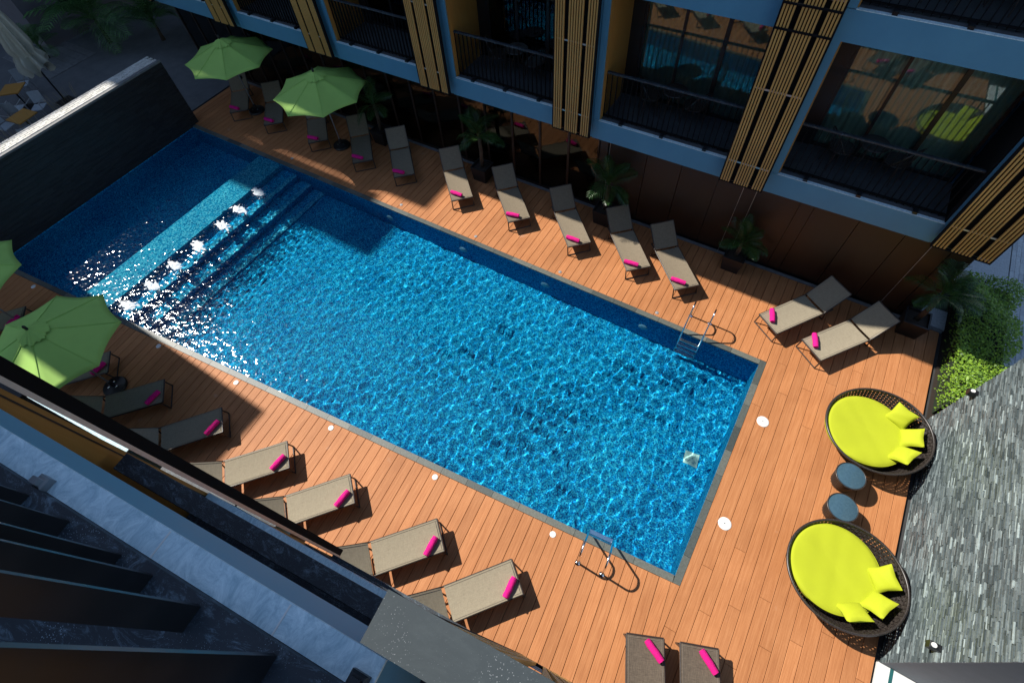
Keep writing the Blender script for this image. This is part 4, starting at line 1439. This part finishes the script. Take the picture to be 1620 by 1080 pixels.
FR = [q.mesh('frond', M['palm']) for q in FRM]
FR2 = [q.mesh('frond', M['palm_light']) for q in FRM]
def palm(name, x, y, z0, trunk, nf, scale, label, group, seed, pot=True):
    rg = random.Random(seed)
    t = empty(name, (x, y, z0))
    m = MB(); m.tube([(0, 0, 0), (.02, .01, trunk * .5), (.0, .02, trunk)], [.07 * scale ** .5, .055, .05], 9); m.build('trunk', M['bark'], t, True)
    for k in range(nf):
        o = link_mesh('frond', (FR2 if name == 'terrace_palm' else FR)[k % 4], t, (0, .01, trunk - .03))
        el = rg.uniform(-35, 40) if k > nf * .3 else rg.uniform(-60, -20)
        o.rotation_euler = (rg.uniform(-.25, .25), R(el), k * 2.4 + rg.uniform(-.3, .3))
        s_ = scale * rg.uniform(.8, 1.15); o.scale = (s_, s_, s_)
    tag(t, label, 'palm', group)
    return t
def planter(x, y, label):
    t = empty('planter', (x, y, 0))
    m = MB()
    m.add([(-.21, -.21, 0), (.21, -.21, 0), (.21, .21, 0), (-.21, .21, 0), (-.26, -.26, .48), (.26, -.26, .48), (.26, .26, .48), (-.26, .26, .48),
           (-.225, -.225, .48), (.225, -.225, .48), (.225, .225, .48), (-.225, .225, .48), (-.22, -.22, .42), (.22, -.22, .42), (.22, .22, .42), (-.22, .22, .42)],
          [(0, 3, 2, 1), (0, 1, 5, 4), (1, 2, 6, 5), (2, 3, 7, 6), (3, 0, 4, 7), (4, 5, 9, 8), (5, 6, 10, 9), (6, 7, 11, 10), (7, 4, 8, 11), (8, 9, 13, 12), (9, 10, 14, 13), (10, 11, 15, 14), (11, 8, 12, 15)])
    m.build('pot', M['pot'], t)
    s_ = MB(); s_.box(-.215, .215, -.215, .215, .36, .43); s_.build('soil', M['soil'], t)
    tag(t, label, 'planter', 'black square planters')
PAL = [(-11.7, 10.12, .9, 11, .75, 'in the dark corner behind the umbrellas'), (-7.75, 10.12, 1.0, 14, .85, 'between the shaded sunbeds before the glass front'),
       (-3.72, 10.16, .85, 15, .82, 'at the corner of the glass front and the brown wall'), (-.08, 10.2, .45, 15, .68, 'before the brown wall between the sunbed groups'), (4.08, 10.22, .85, 14, .85, 'at the deck corner by the grey path')]
for i, (x, y, tr, nf, s_, d) in enumerate(PAL):
    planter(x, y, f'black square planter {d}')
    palm('potted_palm', x, y, .42, tr, nf, s_, f'green palm in a planter {d}', 'potted palms', i + 3)
palm('terrace_palm', -26.6, 10.0, 0, 1.0, 24, 2.1, 'large feathery palm behind the far end of the waterfall wall', 'terrace palms', 31)
palm('terrace_palm', -24.6, 11.2, 0, .7, 20, 1.7, 'lower feathery palm in shadow behind the slate wall corner', 'terrace palms', 32)
palm('terrace_palm', -28.0, 8.0, 0, .5, 14, 1.1, 'small dark palm against the violet-grey wall', 'terrace palms', 33)

# ------------------------------------------------------------------ hedge and path
hd = empty('hedge', (5.35, 10.0, 0))
tag(hd, 'dense green clipped hedge between the deck end and the grey path', 'hedge')
rg = random.Random(77)
lv = MB()
def hz_top(x, y):
    return .78 + .10 * math.sin(y * 2.3) + .08 * math.sin(x * 5 + y * 3.1) - .25 * max(0, abs(x) - .35)
for k in range(17000):
    x = rg.uniform(-.55, .60); y = rg.uniform(-1.85, 2.1)
    edge = .08 * math.sin(y * 4) + .06 * math.sin(y * 9 + 1)
    if x > .50 + edge or x < -.52: continue
    zt = hz_top(x, y)
    z = zt * (1 - rg.random() ** 2.2 * .8) + rg.uniform(-.05, .05)
    if abs(x) < .42 and z < zt - .22: continue
    a = rg.uniform(0, 2 * math.pi); el = rg.uniform(-.5, .9)
    L = rg.uniform(.03, .06); W_ = L * .45
    d = Vector((math.cos(a) * math.cos(el), math.sin(a) * math.cos(el), math.sin(el)))
    sd = d.cross(Vector((0, 0, 1))).normalized() * W_
    p = Vector((x, y, z))
    q = p + d * L * .5
    lv.add([tuple(p), tuple(q + sd + Vector((0, 0, -.004))), tuple(p + d * L), tuple(q - sd + Vector((0, 0, -.004)))], [(0, 1, 2), (0, 2, 3)])
o = lv.build('foliage', M['hedge'], hd); o['kind'] = 'stuff'
stm = MB()
for k in range(60):
    x = rg.uniform(-.4, .45); y = rg.uniform(-1.7, 1.95)
    stm.tube([(x, y, 0), (x + rg.uniform(-.08, .08), y + rg.uniform(-.08, .08), .35), (x + rg.uniform(-.12, .12), y + rg.uniform(-.12, .12), .62)], [.012, .009, .005], 5)
o = stm.build('stems', M['bark'], hd); o['kind'] = 'stuff'
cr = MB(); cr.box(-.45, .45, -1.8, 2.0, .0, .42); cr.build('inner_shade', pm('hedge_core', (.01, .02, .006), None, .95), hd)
bed = MB(); bed.box(4.84, 5.95, 8.02, 12.3, -.05, .0)
tag(bed.build('planting_bed', M['soil']), kind='structure')
path = empty('path'); tag(path, kind='structure')
pu = MB().bbox(-.05 + .002, .05 - .002, -.2 + .002, .2 - .002, -.05, 0, .004).mesh('paver', M['paver'])
k = 0
y = 10.4; 
far_p = MB()
for iy in range(24):
    for ix in range(42):
        x = 5.97 + ix * .1 + .05; yy_ = 9.1 + iy * .4 + (.2 if ix % 2 else 0)
        near_cam = (x < 7.4 and 9.6 < yy_ < 16.5)
        if near_cam and k < 300:
            link_mesh('paver', pu, path, (x, yy_, random.uniform(-.002, .002))); k += 1
        else:
            far_p.bbox(x - .048, x + .048, yy_ - .198, yy_ + .198, -.05, 0, .004)
fo = far_p.build('pavers_beyond', M['paver'], path); fo['kind'] = 'stuff'
st = MB(); st.bbox(4.25, 5.93, 10.60, 11.2, -.05, -.001, .004); st.bbox(4.25, 5.95, 12.31, 20, -.05, -.001, .004)
tag(st.build('paved_apron', M['paver']), kind='structure')

# ------------------------------------------------------------------ terrace furniture
def make_table():
    t = empty('cafe_table')
    m = MB(); m.bbox(-.36, .36, -.36, .36, .715, .75, .004); m.build('table_top', M['orange_top'], t)
    m = MB(); m.tube([(0, 0, .03), (0, 0, .715)], .03, 10); m.build('column', M['black'], t, True, 50)
    m = MB(); m.bbox(-.24, .24, -.24, .24, 0, .03, .01); m.build('base', M['black'], t)
    return t
def make_cchair():
    t = empty('cafe_chair')
    m = MB(); m.bbox(-.22, .22, -.22, .22, .43, .455, .008); m.build('seat', M['chair_mesh'], t)
    b = MB()
    for i in range(6):
        pass
    vs = []; 
    for i in range(7):
        y = -.22 + .44 * i / 6; x = -.235 - .05 * (1 - (y / .22) ** 2)
        vs += [(x, y, .47), (x - .07, y, .86), (x - .012, y, .47), (x - .082, y, .86)]
    fs = []
    for i in range(6):
        a = 4 * i
        fs += [(a, a + 4, a + 5, a + 1), (a + 2, a + 3, a + 7, a + 6), (a + 1, a + 5, a + 7, a + 3)]
    b.add(vs, fs); b.build('backrest', M['chair_mesh'], t, True, 40)
    for sx in (-.21, .21):
        for sy in (-.21, .21):
            l_ = MB(); l_.tube([(sx, sy, .44), (sx * 1.08, sy * 1.05, .005)], .013, 6); l_.build('leg', M['alu'], t)
    for sy in (-.24, .24):
        a = MB(); a.tube([(-.25, sy, .66), (.2, sy, .66), (.2, sy, .44)], .012, 6); a.build('armrest', M['alu'], t)
    return t
tbl = make_table(); tbl.location = (-23.25, 4.68, 0); tbl.rotation_euler.z = R(8)
tag(tbl, 'square orange cafe table closer to the waterfall wall', 'table', 'cafe tables')
t2 = copy_tree(tbl); t2.location = (-25.3, 5.5, 0); t2.rotation_euler.z = R(40)
tag(t2, 'square orange cafe table under the closed cream parasol', 'table', 'cafe tables')
cc = make_cchair()
CH = [(-23.9, 5.45, -50, 'behind the orange table, parasol side'), (-23.9, 4.2, 15, 'left of the orange table near the wall'), (-22.6, 4.35, 165, 'tucked in between the orange table and the wall'), (-26.0, 6.05, -40, 'behind the farther orange table'), (-24.6, 5.0, 130, 'between the two orange tables')]
for i, (x, y, a, d) in enumerate(CH):
    o = cc if i == 0 else copy_tree(cc)
    o.location = (x, y, 0); o.rotation_euler = (0, 0, R(a))
    tag(o, f'pale cafe chair {d}', 'chair', 'cafe chairs')
ps = empty('closed_parasol', (-24.2, 6.4, 0))
tag(ps, 'closed cream canvas parasol hanging in folds above the cafe tables', 'parasol')
m = MB(); m.tube([(0, 0, 0), (0, 0, 4.1)], .03, 10); m.build('pole', M['black'], ps, True, 50)
m = MB(); m.bbox(-.3, .3, -.3, .3, 0, .06, .01); m.build('base', M['black'], ps)
m = MB(); vs = []; fs = []; n, k = 64, 22
for i in range(k):
    u = i / (k - 1)
    z = 3.9 - 2.55 * u
    for j in range(n):
        th = 2 * math.pi * j / n
        r = .05 + .36 * u ** .75 * (1 + .42 * math.cos(8 * th + .8 * math.sin(3 * u)) + .12 * math.sin(17 * th + 5 * u)) * (1 - .25 * math.exp(-((u - .82) / .06) ** 2))
        zz = z + (.16 * math.cos(8 * th + 1) + .1 * math.sin(5 * th)) * u ** 4
        vs.append((r * math.cos(th), r * math.sin(th), zz))
for i in range(k - 1):
    for j in range(n):
        j2 = (j + 1) % n
        fs.append((i * n + j, i * n + j2, (i + 1) * n + j2, (i + 1) * n + j))
m.add(vs, fs); m.build('folded_canopy', M['cream'], ps, True)
m = MB(); m.tube([(.2 * math.cos(2 * math.pi * k / 24) * 1.25, .2 * math.sin(2 * math.pi * k / 24) * 1.25, 1.82) for k in range(24)], .018, 6, True); m.build('tie_strap', M['cream'], ps)
# dry grasses along the back of the waterfall wall
for i, (x, y) in enumerate(((-19.35, 4.9), (-19.35, 5.25), (-19.35, 3.3), (-19.4, 3.9))):
    g_ = MB(); rg = random.Random(i)
    for k in range(10):
        a = rg.uniform(0, 6.28); h = rg.uniform(1.9, 2.55)
        dx, dy = .28 * math.cos(a), .28 * math.sin(a)
        if dx > 0.05: dx = .05
        g_.tube([(0, 0, 0), (dx * .4, dy * .4, h * .6), (dx, dy, h)], [.006, .005, .002], 4)
    o = g_.build('tall_grass', pm('dry_grass', (.45, .38, .16), (.3, .25, .1), .8)); o.location = (x, y, 0)
    tag(o, f'thin dry grass stems behind the waterfall wall, {["beside the orange table", "closest to the palm", "at the picture edge", "second from the picture edge"][i]}', 'grass', 'grass tufts')
